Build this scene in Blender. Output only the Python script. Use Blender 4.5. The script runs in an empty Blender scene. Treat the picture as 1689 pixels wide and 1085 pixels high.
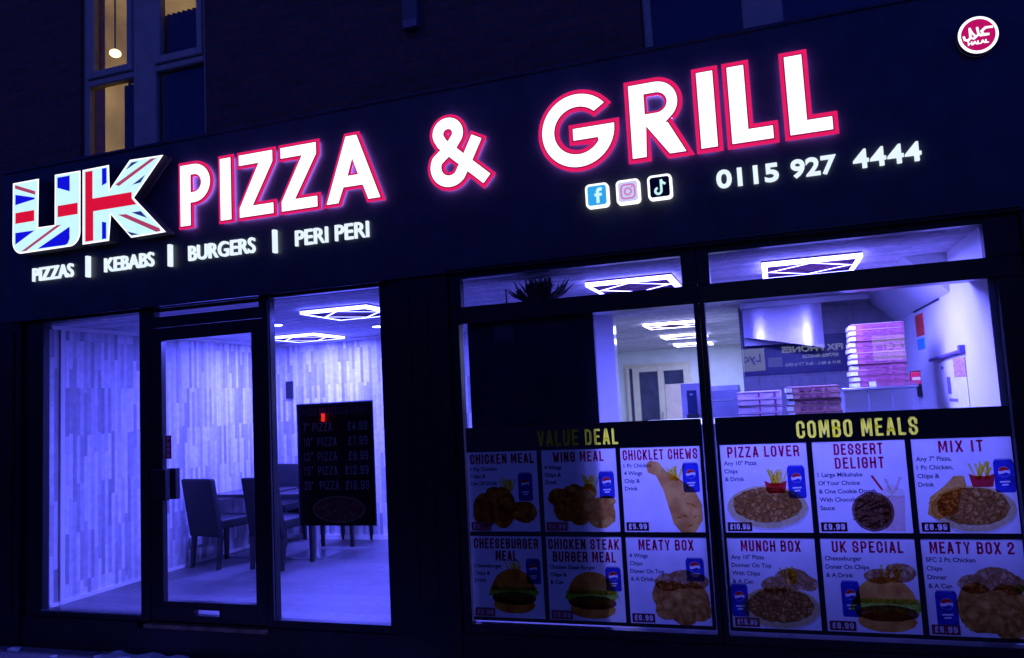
import bpy, bmesh, math, random
from math import sin, cos, pi, radians
from mathutils import Vector, Matrix
from mathutils.geometry import tessellate_polygon

# ------------------------------------------------------------------ camera, world, light
S = bpy.context.scene
COL = S.collection
cam_d = bpy.data.cameras.new('camera')
cam = bpy.data.objects.new('camera', cam_d)
COL.objects.link(cam)
yaw, pit, rol = -0.323, 0.093, -0.052
r0 = Vector((cos(yaw), -sin(yaw), 0)); f0 = Vector((sin(yaw), cos(yaw), 0)); u0 = Vector((0, 0, 1))
fw = cos(pit) * f0 + sin(pit) * u0; up = -sin(pit) * f0 + cos(pit) * u0
R3 = cos(rol) * r0 + sin(rol) * up; U3 = -sin(rol) * r0 + cos(rol) * up
M = Matrix((R3, U3, -fw)).transposed().to_4x4()
M.translation = Vector((4.542, -4.670, 1.534))
cam.matrix_world = M
cam_d.lens = 27.18; cam_d.sensor_width = 36.0; cam_d.clip_start = 0.05; cam_d.clip_end = 800
S.camera = cam

W = bpy.data.worlds.new('World'); S.world = W; W.use_nodes = True
nt = W.node_tree; bg = nt.nodes['Background']
sky = nt.nodes.new('ShaderNodeTexSky'); sky.sky_type = 'NISHITA'; sky.sun_disc = False
sky.sun_elevation = radians(1.0); sky.sun_rotation = radians(150)
tint = nt.nodes.new('ShaderNodeMix'); tint.data_type = 'RGBA'; tint.blend_type = 'MULTIPLY'
tint.inputs[0].default_value = 1.0
nt.links.new(sky.outputs[0], tint.inputs[6]); tint.inputs[7].default_value = (0.11, 0.25, 3.9, 1)
nt.links.new(tint.outputs[2], bg.inputs[0]); bg.inputs[1].default_value = 0.15

sun_d = bpy.data.lights.new('sun', 'SUN'); sun_d.energy = 0.03; sun_d.angle = radians(8); sun_d.color = (1, 0.86, 0.7)
sun = bpy.data.objects.new('sun', sun_d); COL.objects.link(sun)
sun.rotation_euler = (radians(48), 0, radians(-38))
S.view_settings.view_transform = 'Standard'; S.view_settings.look = 'None'
S.view_settings.exposure = 0; S.view_settings.gamma = 1
S.cycles.use_denoising = True
S.cycles.max_bounces = 10; S.cycles.transparent_max_bounces = 16; S.cycles.transmission_bounces = 8
S.cycles.sample_clamp_indirect = 6.0
S.cycles.caustics_reflective = False; S.cycles.caustics_refractive = False

# ------------------------------------------------------------------ materials
MATS = {}
def pos_noise(t, scale, detail=4, vec=None, stretch=None):
    n = t.nodes.new('ShaderNodeTexNoise'); n.inputs['Scale'].default_value = scale; n.inputs['Detail'].default_value = detail
    g = t.nodes.new('ShaderNodeTexCoord')
    if stretch:
        m = t.nodes.new('ShaderNodeMapping'); m.inputs['Scale'].default_value = stretch
        t.links.new(g.outputs['Object'], m.inputs[0]); t.links.new(m.outputs[0], n.inputs['Vector'])
    else:
        t.links.new(g.outputs['Object'], n.inputs['Vector'])
    return n
def ramp(t, fac, stops):
    r = t.nodes.new('ShaderNodeValToRGB')
    e = r.color_ramp.elements
    while len(e) < len(stops): e.new(0.5)
    for el, (p, c) in zip(e, stops): el.position = p; el.color = (c[0], c[1], c[2], 1)
    t.links.new(fac, r.inputs[0]); return r
def shade(c, k): return tuple(min(1, x * k) for x in c[:3])
def mat(name, c, rough=.5, metal=0, var=.25, scale=6, bump=0, bscale=60, stretch=None, coat=0):
    if name in MATS: return MATS[name]
    m = bpy.data.materials.new(name); m.use_nodes = True; t = m.node_tree
    b = t.nodes['Principled BSDF']
    n = pos_noise(t, scale, 5, stretch=stretch)
    r = ramp(t, n.outputs[0], [(.3, shade(c, 1 - var)), (.7, shade(c, 1 + var))])
    t.links.new(r.outputs[0], b.inputs['Base Color'])
    b.inputs['Roughness'].default_value = rough; b.inputs['Metallic'].default_value = metal
    b.inputs['Coat Weight'].default_value = coat
    if bump:
        n2 = pos_noise(t, bscale, 6, stretch=stretch)
        bp = t.nodes.new('ShaderNodeBump'); bp.inputs['Strength'].default_value = bump; bp.inputs['Distance'].default_value = .01
        t.links.new(n2.outputs[0], bp.inputs['Height']); t.links.new(bp.outputs[0], b.inputs['Normal'])
    MATS[name] = m; return m
def emis(name, c, s):
    if name in MATS: return MATS[name]
    m = bpy.data.materials.new(name); m.use_nodes = True; t = m.node_tree
    for n in list(t.nodes): t.nodes.remove(n)
    o = t.nodes.new('ShaderNodeOutputMaterial'); e = t.nodes.new('ShaderNodeEmission')
    n = pos_noise(t, 14, 3)
    r = ramp(t, n.outputs[0], [(.3, shade(c, .93)), (.7, c)])
    t.links.new(r.outputs[0], e.inputs[0]); e.inputs[1].default_value = s
    t.links.new(e.outputs[0], o.inputs[0]); MATS[name] = m; return m
def glass(name, w=.075, tintc=(.97, .98, 1)):
    if name in MATS: return MATS[name]
    m = bpy.data.materials.new(name); m.use_nodes = True; t = m.node_tree
    for n in list(t.nodes): t.nodes.remove(n)
    o = t.nodes.new('ShaderNodeOutputMaterial'); tr = t.nodes.new('ShaderNodeBsdfTransparent'); gl = t.nodes.new('ShaderNodeBsdfGlossy')
    gl.inputs['Roughness'].default_value = .0; tr.inputs[0].default_value = (*tintc, 1)
    mx = t.nodes.new('ShaderNodeMixShader'); fr = t.nodes.new('ShaderNodeFresnel'); fr.inputs[0].default_value = 1.5
    ml = t.nodes.new('ShaderNodeMath'); ml.operation = 'MULTIPLY'; ml.inputs[1].default_value = 1.8
    n = pos_noise(t, 3, 3); ml2 = t.nodes.new('ShaderNodeMath'); ml2.operation = 'MULTIPLY_ADD'
    ml2.inputs[1].default_value = .02; ml2.inputs[2].default_value = 0
    t.links.new(fr.outputs[0], ml.inputs[0]); t.links.new(ml.outputs[0], mx.inputs[0])
    t.links.new(tr.outputs[0], mx.inputs[1]); t.links.new(gl.outputs[0], mx.inputs[2])
    t.links.new(mx.outputs[0], o.inputs[0]); MATS[name] = m; return m
def pm(c, var=.12, scale=90, c2=None, film=False):
    """printing ink on a window poster (a colour filter), or the translucent white film itself"""
    key = 'print_%s_%s_%s_%s' % (tuple(round(x, 3) for x in c), scale, c2, film)
    if key in MATS: return MATS[key]
    m = bpy.data.materials.new('white_film' if film else 'printing_ink'); m.use_nodes = True; t = m.node_tree
    for n in list(t.nodes): t.nodes.remove(n)
    o = t.nodes.new('ShaderNodeOutputMaterial'); d = t.nodes.new('ShaderNodeBsdfDiffuse'); tl = t.nodes.new('ShaderNodeBsdfTranslucent' if film else 'ShaderNodeBsdfTransparent')
    mx = t.nodes.new('ShaderNodeMixShader'); mx.inputs[0].default_value = (.36 if film is True else film) if film else .94
    n = pos_noise(t, scale, 5)
    r = ramp(t, n.outputs[0], [(.38, c2 if c2 else shade(c, 1 - var)), (.60, c if c2 else shade(c, 1 + var))])
    for q in (d, tl): t.links.new(r.outputs[0], q.inputs[0])
    t.links.new(d.outputs[0], mx.inputs[1]); t.links.new(tl.outputs[0], mx.inputs[2])
    t.links.new(mx.outputs[0], o.inputs[0]); MATS[key] = m; return m
def brickish(name, axes, c1, c2, mortar, bw, bh, msize, rough=.8, bump=.3, off=.5, noise=.3, bias=0.0):
    """brick texture in world-sized metres; axes = which object coords feed u and v"""
    if name in MATS: return MATS[name]
    m = bpy.data.materials.new(name); m.use_nodes = True; t = m.node_tree; b = t.nodes['Principled BSDF']
    tc = t.nodes.new('ShaderNodeTexCoord'); sp = t.nodes.new('ShaderNodeSeparateXYZ'); cb = t.nodes.new('ShaderNodeCombineXYZ')
    t.links.new(tc.outputs['Object'], sp.inputs[0])
    ad = {}
    for k, a in enumerate(axes):
        if len(a) == 1: t.links.new(sp.outputs['XYZ'.index(a)], cb.inputs[k])
        else:
            s_ = t.nodes.new('ShaderNodeMath'); s_.operation = 'ADD'
            t.links.new(sp.outputs['XYZ'.index(a[0])], s_.inputs[0]); t.links.new(sp.outputs['XYZ'.index(a[1])], s_.inputs[1])
            t.links.new(s_.outputs[0], cb.inputs[k])
    bt = t.nodes.new('ShaderNodeTexBrick'); t.links.new(cb.outputs[0], bt.inputs['Vector'])
    bt.inputs['Scale'].default_value = 1; bt.inputs['Brick Width'].default_value = bw; bt.inputs['Row Height'].default_value = bh
    bt.inputs['Mortar Size'].default_value = msize; bt.inputs['Mortar Smooth'].default_value = .2; bt.inputs['Bias'].default_value = bias
    bt.inputs['Color1'].default_value = (*c1, 1); bt.inputs['Color2'].default_value = (*c2, 1); bt.inputs['Mortar'].default_value = (*mortar, 1)
    bt.offset = off; bt.offset_frequency = 2
    if off == .37: bt.offset_frequency = 3; bt.squash = 1.35; bt.squash_frequency = 4
    n = pos_noise(t, 18, 5); mix = t.nodes.new('ShaderNodeMix'); mix.data_type = 'RGBA'; mix.blend_type = 'MULTIPLY'
    mix.inputs[0].default_value = noise * 2
    r = ramp(t, n.outputs[0], [(.3, (.55, .55, .55)), (.65, (1, 1, 1))])
    t.links.new(bt.outputs['Color'], mix.inputs[6]); t.links.new(r.outputs[0], mix.inputs[7])
    t.links.new(mix.outputs[2], b.inputs['Base Color']); b.inputs['Roughness'].default_value = rough
    if bump:
        bp = t.nodes.new('ShaderNodeBump'); bp.inputs['Strength'].default_value = bump; bp.inputs['Distance'].default_value = .01
        iv = t.nodes.new('ShaderNodeMath'); iv.operation = 'MULTIPLY_ADD'; iv.inputs[1].default_value = -1; iv.inputs[2].default_value = 1
        t.links.new(bt.outputs['Fac'], iv.inputs[0]); ad2 = t.nodes.new('ShaderNodeMath'); ad2.operation = 'ADD'
        nm = t.nodes.new('ShaderNodeMath'); nm.operation = 'MULTIPLY'; nm.inputs[1].default_value = .5
        n2 = pos_noise(t, 45, 5); t.links.new(n2.outputs[0], nm.inputs[0])
        t.links.new(iv.outputs[0], ad2.inputs[0]); t.links.new(nm.outputs[0], ad2.inputs[1])
        t.links.new(ad2.outputs[0], bp.inputs['Height']); t.links.new(bp.outputs[0], b.inputs['Normal'])
    MATS[name] = m; return m

LIT = (.094, .100, 1.0)          # the blue-violet colour of the shop's LED tubes
TUBE = 28.0          # what the eye of the camera sees; each fitting also carries its own area lamp
brick = brickish('brick', ('X', 'Z'), (.20, .10, .075), (.15, .075, .06), (.13, .11, .10), .225, .075, .010, .85, .6)
brick_side = brickish('brick_side', ('Y', 'Z'), (.20, .10, .075), (.15, .075, .06), (.13, .11, .10), .225, .075, .010, .85, .6)
clad_x = brickish('wall_cladding_x', ('Z', 'X'), (.84, .82, .84), (.25, .24, .27), (.36, .34, .36), .40, .036, .0006, .45, .15, off=.37, noise=.22, bias=-.15)
clad_y = brickish('wall_cladding_y', ('Z', 'Y'), (.84, .82, .84), (.25, .24, .27), (.36, .34, .36), .40, .036, .0006, .45, .15, off=.37, noise=.22, bias=-.15)
floor_m = brickish('floor_planks', ('X', 'Y'), (.19, .175, .185), (.13, .12, .13), (.09, .08, .09), 1.2, .16, .003, .38, .12, noise=.35)
ceil_m = brickish('ceiling_tiles', ('X', 'Y'), (.84, .82, .84), (.46, .45, .48), (.3, .28, .32), .5, .07, .002, .7, .25, off=.37, noise=.4)
kitchen_m = brickish('kitchen_tiles', ('X', 'Z'), (.30, .30, .31), (.26, .26, .28), (.2, .2, .2), .3, .3, .004, .25, .2, noise=.2)
white_wall = mat('white_wall', (.78, .77, .76), .5, var=.06, scale=2.5, bump=.05)
white_clad = mat('white_cladding', (.8, .8, .8), .12, var=.05, scale=3)
cool_wall = mat('corridor_wall', (.8, .86, .78), .5, var=.06)
frame_m = mat('black_frame', (.012, .012, .016), .28, var=.3, scale=20, bump=.03, bscale=200)
board_m = mat('fascia_panel', (.036, .040, .056), .42, var=.35, scale=5, bump=.02, bscale=8)
riser_m = mat('plinth_paint', (.012, .012, .014), .5, var=.4, scale=8, bump=.2, bscale=40)
upvc = mat('window_frame_paint', (.52, .48, .36), .45, var=.12, scale=9)
cream = mat('cream_upvc', (.78, .74, .5), .4, var=.06)
darkglass = mat('dark_door_glass', (.05, .06, .12), .1, var=.3)
black_film = mat('black_film', (.035, .06, .075), .35, var=.4, scale=4)
leather = mat('black_leather', (.005, .005, .008), .6, var=.3, scale=14, bump=.25, bscale=120)
dark_wood = mat('dark_wood_leg', (.012, .010, .012), .35, var=.3, scale=10)
table_m = mat('dark_table_top', (.05, .045, .05), .2, var=.3, scale=6, stretch=(1, 8, 1))
steel = mat('brushed_steel', (.55, .56, .6), .28, 1, var=.12, scale=30, stretch=(1, 1, 14), bump=.03)
steel_dull = mat('dull_steel', (.42, .43, .47), .45, .7, var=.2, scale=5)
hood_m = mat('hood_steel', (.80, .76, .86), .26, .8, var=.04, scale=3)
paper = mat('white_paper', (.75, .75, .75), .7, var=.08, scale=12)
paper_dirty = mat('dirty_card', (.6, .58, .56), .8, var=.3, scale=16, bump=.2)
leaf_m = mat('dry_leaf', (.26, .2, .12), .8, var=.4, scale=30)
red_plastic = mat('red_plastic', (.65, .02, .03), .35, var=.1)
red_sign = mat('red_sign_face', (.85, .06, .03), .4, var=.08)
blue_sign = mat('blue_sign_face', (.05, .45, .62), .4, var=.2, scale=30)
box_red = mat('pizza_box_red', (.28, .075, .10), .6, var=.35, scale=24)
box_side = mat('pizza_box_cut_side', (.62, .50, .45), .8, var=.2, scale=40)
box_orange = mat('pizza_box_orange', (.40, .20, .15), .6, var=.3, scale=24)
box_white = mat('pizza_box_white', (.72, .55, .6), .6, var=.15, scale=24)
box_mark = mat('pizza_box_print', (.28, .05, .12), .6, var=.3, scale=50)
box_pale = mat('pizza_box_pale_corner', (.75, .85, .9), .6, var=.1)
pave_m = brickish('paving_slabs', ('X', 'Y'), (.30, .28, .27), (.23, .22, .22), (.10, .10, .10), .6, .45, .008, .8, .3)
asphalt = mat('asphalt', (.05, .05, .052), .85, var=.3, scale=40, bump=.5, bscale=180)
pane_m = glass('window_glass')
steel_blue = mat('grey_blue_metal', (.25, .27, .36), .35, .3, var=.15)
thorn_m = mat('dark_thorny_foliage', (.22, .23, .25), .6, var=.5, scale=30)
sticky = mat('pale_note', (.14, .19, .2), .7, var=.1)
thresh_m = mat('worn_threshold_metal', (.34, .24, .15), .4, .6, var=.45, scale=12)
warm_wall = mat('warm_bedroom_wall', (.56, .50, .32), .8, var=.28, scale=2.2)
dark_curtain = mat('dark_curtain', (.035, .04, .055), .9, var=.3, scale=8, stretch=(6, 1, 1))
green_curtain = mat('greenish_curtain', (.16, .17, .08), .9, var=.3, scale=8, stretch=(6, 1, 1))

tube_m = emis('led_tube', LIT, TUBE)
tube3 = emis('counter_tube', (.155, .150, 1.0), TUBE); side3 = emis('counter_tube_edge', (.155, .15, 1.0), TUBE * .9)
tube2 = emis('corridor_tube', (.50, .50, 1.0), 12); side2 = emis('corridor_tube_edge', (.50, .50, 1.0), 12)
side_glow = emis('led_housing_edge', LIT, TUBE * .9)
disc_m = emis('led_disc', LIT, TUBE * 2)
letter_white = emis('letter_face_light', (.90, .92, 1.0), 1.6)
small_white = emis('small_letter_light', (.74, .86, 1.0), 1.15)
uk_white = emis('flag_white_light', (.58, .92, 1.0), 1.08)
uk_edge = emis('flag_edge_light', (.95, .95, 1.0), 1.5)
uk_red = emis('flag_red_light', (.72, .006, .045), 1.0)
uk_red2 = emis('flag_dull_red_light', (.42, .05, .14), 1.0)
uk_blue = emis('flag_blue_light', (.006, .006, .74), 1.0)
uk_blue2 = emis('flag_dark_blue_light', (.02, .03, .25), 1.0)
rim_red = emis('letter_rim_light', (.80, .012, .13), 1.0)
halo_m = emis('added_halo_glow', (.42, .20, 1.0), 13)  # unseen glow added behind the letters, standing in for lens bloom
rim_dark = emis('letter_trim_light', (.26, .002, .06), 1.0)
halal_red = emis('round_sign_red_light', (.50, .005, .13), 1.0)
fb_blue = emis('icon_blue_light', (.03, .38, .86), 1.0)
ig_pink = emis('icon_pink_light', (.62, .2, .55), 1.0)
ig_face = emis('icon_lilac_light', (.62, .62, .95), 1.0)
tk_dark = mat('icon_dark_face', (.02, .02, .03), .4)
return_m = mat('letter_dark_return', (.10, .10, .13), .5, var=.2)

# ------------------------------------------------------------------ mesh builder
WL = {}
class MB:
    def __init__(s): s.v = []; s.f = []; s.mi = []; s.ms = []; s.cur = 0; s.sm = []; s.smooth = False
    def mat(s, m):
        if m not in s.ms: s.ms.append(m)
        s.cur = s.ms.index(m); return s
    def add(s, vs, fs):
        o = len(s.v); s.v += [tuple(p) for p in vs]
        for f in fs: s.f.append([o + i for i in f]); s.mi.append(s.cur); s.sm.append(s.smooth)
        return s
    def box(s, x0, x1, y0, y1, z0, z1):
        vs = [(x, y, z) for z in (z0, z1) for y in (y0, y1) for x in (x0, x1)]
        return s.add(vs, [(0, 2, 3, 1), (4, 5, 7, 6), (0, 1, 5, 4), (2, 6, 7, 3), (0, 4, 6, 2), (1, 3, 7, 5)])
    def rbox(s, x0, x1, y0, y1, z0, z1, r=.01, seg=2, fn=None):
        bm = bmesh.new(); bmesh.ops.create_cube(bm, size=1)
        for v in bm.verts: v.co = Vector((x0 + (v.co.x + .5) * (x1 - x0), y0 + (v.co.y + .5) * (y1 - y0), z0 + (v.co.z + .5) * (z1 - z0)))
        bmesh.ops.bevel(bm, geom=list(bm.edges), offset=r, segments=seg, affect='EDGES', profile=.6)
        bm.verts.ensure_lookup_table()
        vs = [tuple(v.co) for v in bm.verts]
        if fn: vs = [fn(*p) for p in vs]
        s.add(vs, [[v.index for v in f.verts] for f in bm.faces]); bm.free(); return s
    def poly(s, pts, y, holes=()):
        """flat polygon in the XZ plane at depth y, facing -y"""
        loops = [[Vector((p[0], p[1], 0)) for p in pts]] + [[Vector((p[0], p[1], 0)) for p in h] for h in holes]
        tris = tessellate_polygon(loops); flat = [p for l in loops for p in l]
        fs = []
        for a, b, c in tris:
            n = (flat[b] - flat[a]).cross(flat[c] - flat[a]).z
            fs.append((a, b, c) if n > 0 else (a, c, b))
        return s.add([(p.x, y, p.y) for p in flat], fs)
    def prism(s, pts, y0, y1, holes=(), sides=None):
        s.poly(pts, y0, holes); face = s.cur
        if sides: s.mat(sides)
        for l in [pts] + list(holes):
            n = len(l)
            s.add([(p[0], y0, p[1]) for p in l] + [(p[0], y1, p[1]) for p in l], [(i, (i + 1) % n, n + (i + 1) % n, n + i) for i in range(n)])
        s.cur = face; return s
    def tube(s, pts, r, seg=8, r1=None):
        pts = [Vector(p) for p in pts]; n = len(pts); vs = []; fs = []
        for i, p in enumerate(pts):
            d = (pts[min(i + 1, n - 1)] - pts[max(i - 1, 0)]).normalized()
            a = d.cross(Vector((0, 0, 1)) if abs(d.z) < .9 else Vector((1, 0, 0))).normalized(); b = d.cross(a)
            rr = r if r1 is None else r + (r1 - r) * i / (n - 1)
            for k in range(seg): vs.append(p + rr * (cos(2 * pi * k / seg) * a + sin(2 * pi * k / seg) * b))
        for i in range(n - 1):
            for k in range(seg): fs.append((i * seg + k, i * seg + (k + 1) % seg, (i + 1) * seg + (k + 1) % seg, (i + 1) * seg + k))
        fs.append(list(range(seg))[::-1]); fs.append([(n - 1) * seg + k for k in range(seg)])
        return s.add(vs, fs)
    def ball(s, c, r, sx=1, sy=1, sz=1, n=12):
        vs = []; fs = []
        for i in range(n // 2 + 1):
            th = pi * i / (n // 2)
            for k in range(n): vs.append((c[0] + r * sx * sin(th) * cos(2 * pi * k / n), c[1] + r * sy * sin(th) * sin(2 * pi * k / n), c[2] + r * sz * cos(th)))
        for i in range(n // 2):
            for k in range(n): fs.append((i * n + k, (i + 1) * n + k, (i + 1) * n + (k + 1) % n, i * n + (k + 1) % n))
        return s.add(vs, fs)
    def cyl(s, c, r, z0, z1, n=20):
        vs = [(c[0] + r * cos(2 * pi * k / n), c[1] + r * sin(2 * pi * k / n), z) for z in (z0, z1) for k in range(n)]
        return s.add(vs, [list(range(n))[::-1], list(range(n, 2 * n))] + [(k, (k + 1) % n, n + (k + 1) % n, n + k) for k in range(n)])
    def ellipse(s, cx, cz, rx, rz, y, n=24, jit=0, rnd=None, rot=0):
        pts = []
        for k in range(n):
            a = 2 * pi * k / n; j = 1 + (rnd.uniform(-jit, jit) if rnd else 0)
            x, z = rx * j * cos(a), rz * j * sin(a)
            pts.append((cx + x * cos(rot) - z * sin(rot), cz + x * sin(rot) + z * cos(rot)))
        return s.poly(pts, y)
    def stroke(s, pts, t, y0, y1=None, closed=False, cap=True):
        """a mitred ribbon of width t along a polyline in XZ; a solid bar down to y1"""
        P = [Vector((p[0], p[1])) for p in pts]
        if closed and (P[0] - P[-1]).length < 1e-6: P.pop()
        n = len(P); h = t / 2
        def dr(a, b): d = P[b] - P[a]; return d / max(d.length, 1e-9)
        if cap and not closed:
            a, b = dr(1, 0), dr(n - 2, n - 1)
            P[0] = P[0] + a * h; P[-1] = P[-1] + b * h
        L = []; Rr = []
        for i in range(n):
            if closed: d0, d1 = dr((i - 1) % n, i), dr(i, (i + 1) % n)
            else: d0 = dr(max(i - 1, 0), max(i, 1)); d1 = dr(min(i, n - 2), min(i + 1, n - 1))
            nrm = Vector((-d0.y - d1.y, d0.x + d1.x)); nrm = nrm.normalized() if nrm.length > 1e-6 else Vector((-d0.y, d0.x))
            k = h / max(.55, nrm.dot(Vector((-d0.y, d0.x))))
            L.append(P[i] + nrm * k); Rr.append(P[i] - nrm * k)
        m = n if closed else n - 1
        for i in range(m):                       # each piece a hair above the last, so folded corners never share a plane
            j = (i + 1) % n; yq = y0 - 2.2e-5 * i
            s.add([(Rr[i].x, yq, Rr[i].y), (Rr[j].x, yq, Rr[j].y), (L[j].x, yq, L[j].y), (L[i].x, yq, L[i].y)], [(0, 1, 2, 3)])
        if y1 is not None:
            for side, fl in ((L, 0), (Rr, 1)):
                vv = [(p.x, y0, p.y) for p in side] + [(p.x, y1, p.y) for p in side]
                s.add(vv, [((i, (i + 1) % n, n + (i + 1) % n, n + i) if fl else (i, n + i, n + (i + 1) % n, (i + 1) % n)) for i in range(m)])
            if not closed:
                for i in (0, n - 1):
                    s.add([(L[i].x, y0, L[i].y), (Rr[i].x, y0, Rr[i].y), (Rr[i].x, y1, Rr[i].y), (L[i].x, y1, L[i].y)], [(0, 1, 2, 3)])
        return s
    def build(s, name, m=None, parent=None, smooth=False, loc=None):
        if not s.v: return None
        me = bpy.data.meshes.new(name)
        o = bpy.data.objects.new(name, me)
        if parent is not None: off = WL.get(parent.name, Vector())
        else: off = Vector(loc) if loc is not None else Vector()
        me.from_pydata([(p[0] - off.x, p[1] - off.y, p[2] - off.z) for p in s.v], [], s.f)
        ms = s.ms if s.ms else [m]
        for q in ms: me.materials.append(q)
        me.polygons.foreach_set('material_index', s.mi)
        me.polygons.foreach_set('use_smooth', [smooth or q for q in s.sm])
        me.update()
        COL.objects.link(o)
        if parent is not None: o.parent = parent
        else: o.location = off
        WL[o.name] = off
        return o

def tag(o, label, cat, group=None, kind=None):
    if label: o['label'] = label
    if cat: o['category'] = cat
    if group: o['group'] = group
    if kind: o['kind'] = kind
    return o
def thing(name, label, cat, loc=(0, 0, 0), group=None, rz=0):
    o = bpy.data.objects.new(name, None); COL.objects.link(o); o.location = loc; o.rotation_euler = (0, 0, rz)
    o.empty_display_size = .1
    WL[o.name] = Vector(loc); return tag(o, label, cat, group)
def dup(root, loc, rz=None, label=None):
    r = root.copy(); COL.objects.link(r); r.location = loc
    if rz is not None: r.rotation_euler = (0, 0, rz)
    if label: r['label'] = label
    for ch in list(root.children):
        c = ch.copy(); COL.objects.link(c); c.parent = r
        for g in list(ch.children):
            d = g.copy(); COL.objects.link(d); d.parent = c
    return r
def B(name, m, parent, *box):
    b = MB()
    for q in box: b.box(*q)
    return b.build(name, m, parent)

# ------------------------------------------------------------------ lettering
FC = {}
def font_mesh(txt, off, extr):
    key = (txt, off, extr)
    if key in FC: return FC[key]
    c = bpy.data.curves.new('lettering', 'FONT'); c.body = txt; c.size = 1; c.offset = off; c.extrude = extr; c.resolution_u = 4
    o = bpy.data.objects.new('lettering', c); COL.objects.link(o)
    dg = bpy.context.evaluated_depsgraph_get(); dg.update()
    me = bpy.data.meshes.new_from_object(o.evaluated_get(dg))
    vs = [tuple(v.co) for v in me.vertices]; fs = [list(p.vertices) for p in me.polygons]
    bpy.data.objects.remove(o); bpy.data.curves.remove(c); bpy.data.meshes.remove(me)
    FC[key] = (vs, fs); return FC[key]
def text(b, txt, x0, z0, h, w=None, y=0, off=.02, depth=.0, align='l', cap=.727, flip=False):
    """put words into builder b: baseline z0, cap height h, optional total width w"""
    vs, fs = font_mesh(txt, off, .5 if depth else 0)
    xs = [p[0] for p in vs]; a, e = min(xs), max(xs)
    k = h / (cap + 2 * off); kx = w / (e - a) if w else k
    ww = (e - a) * kx
    if align == 'c': x0 -= ww / 2
    if align == 'r': x0 -= ww
    sg = -1 if flip else 1
    out = [((x0 + ww - (p[0] - a) * kx) if flip else (x0 + (p[0] - a) * kx), y - sg * p[2] * depth, z0 + (p[1] + off) * k) for p in vs]
    b.add(out, fs); return ww
_c = .14
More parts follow.
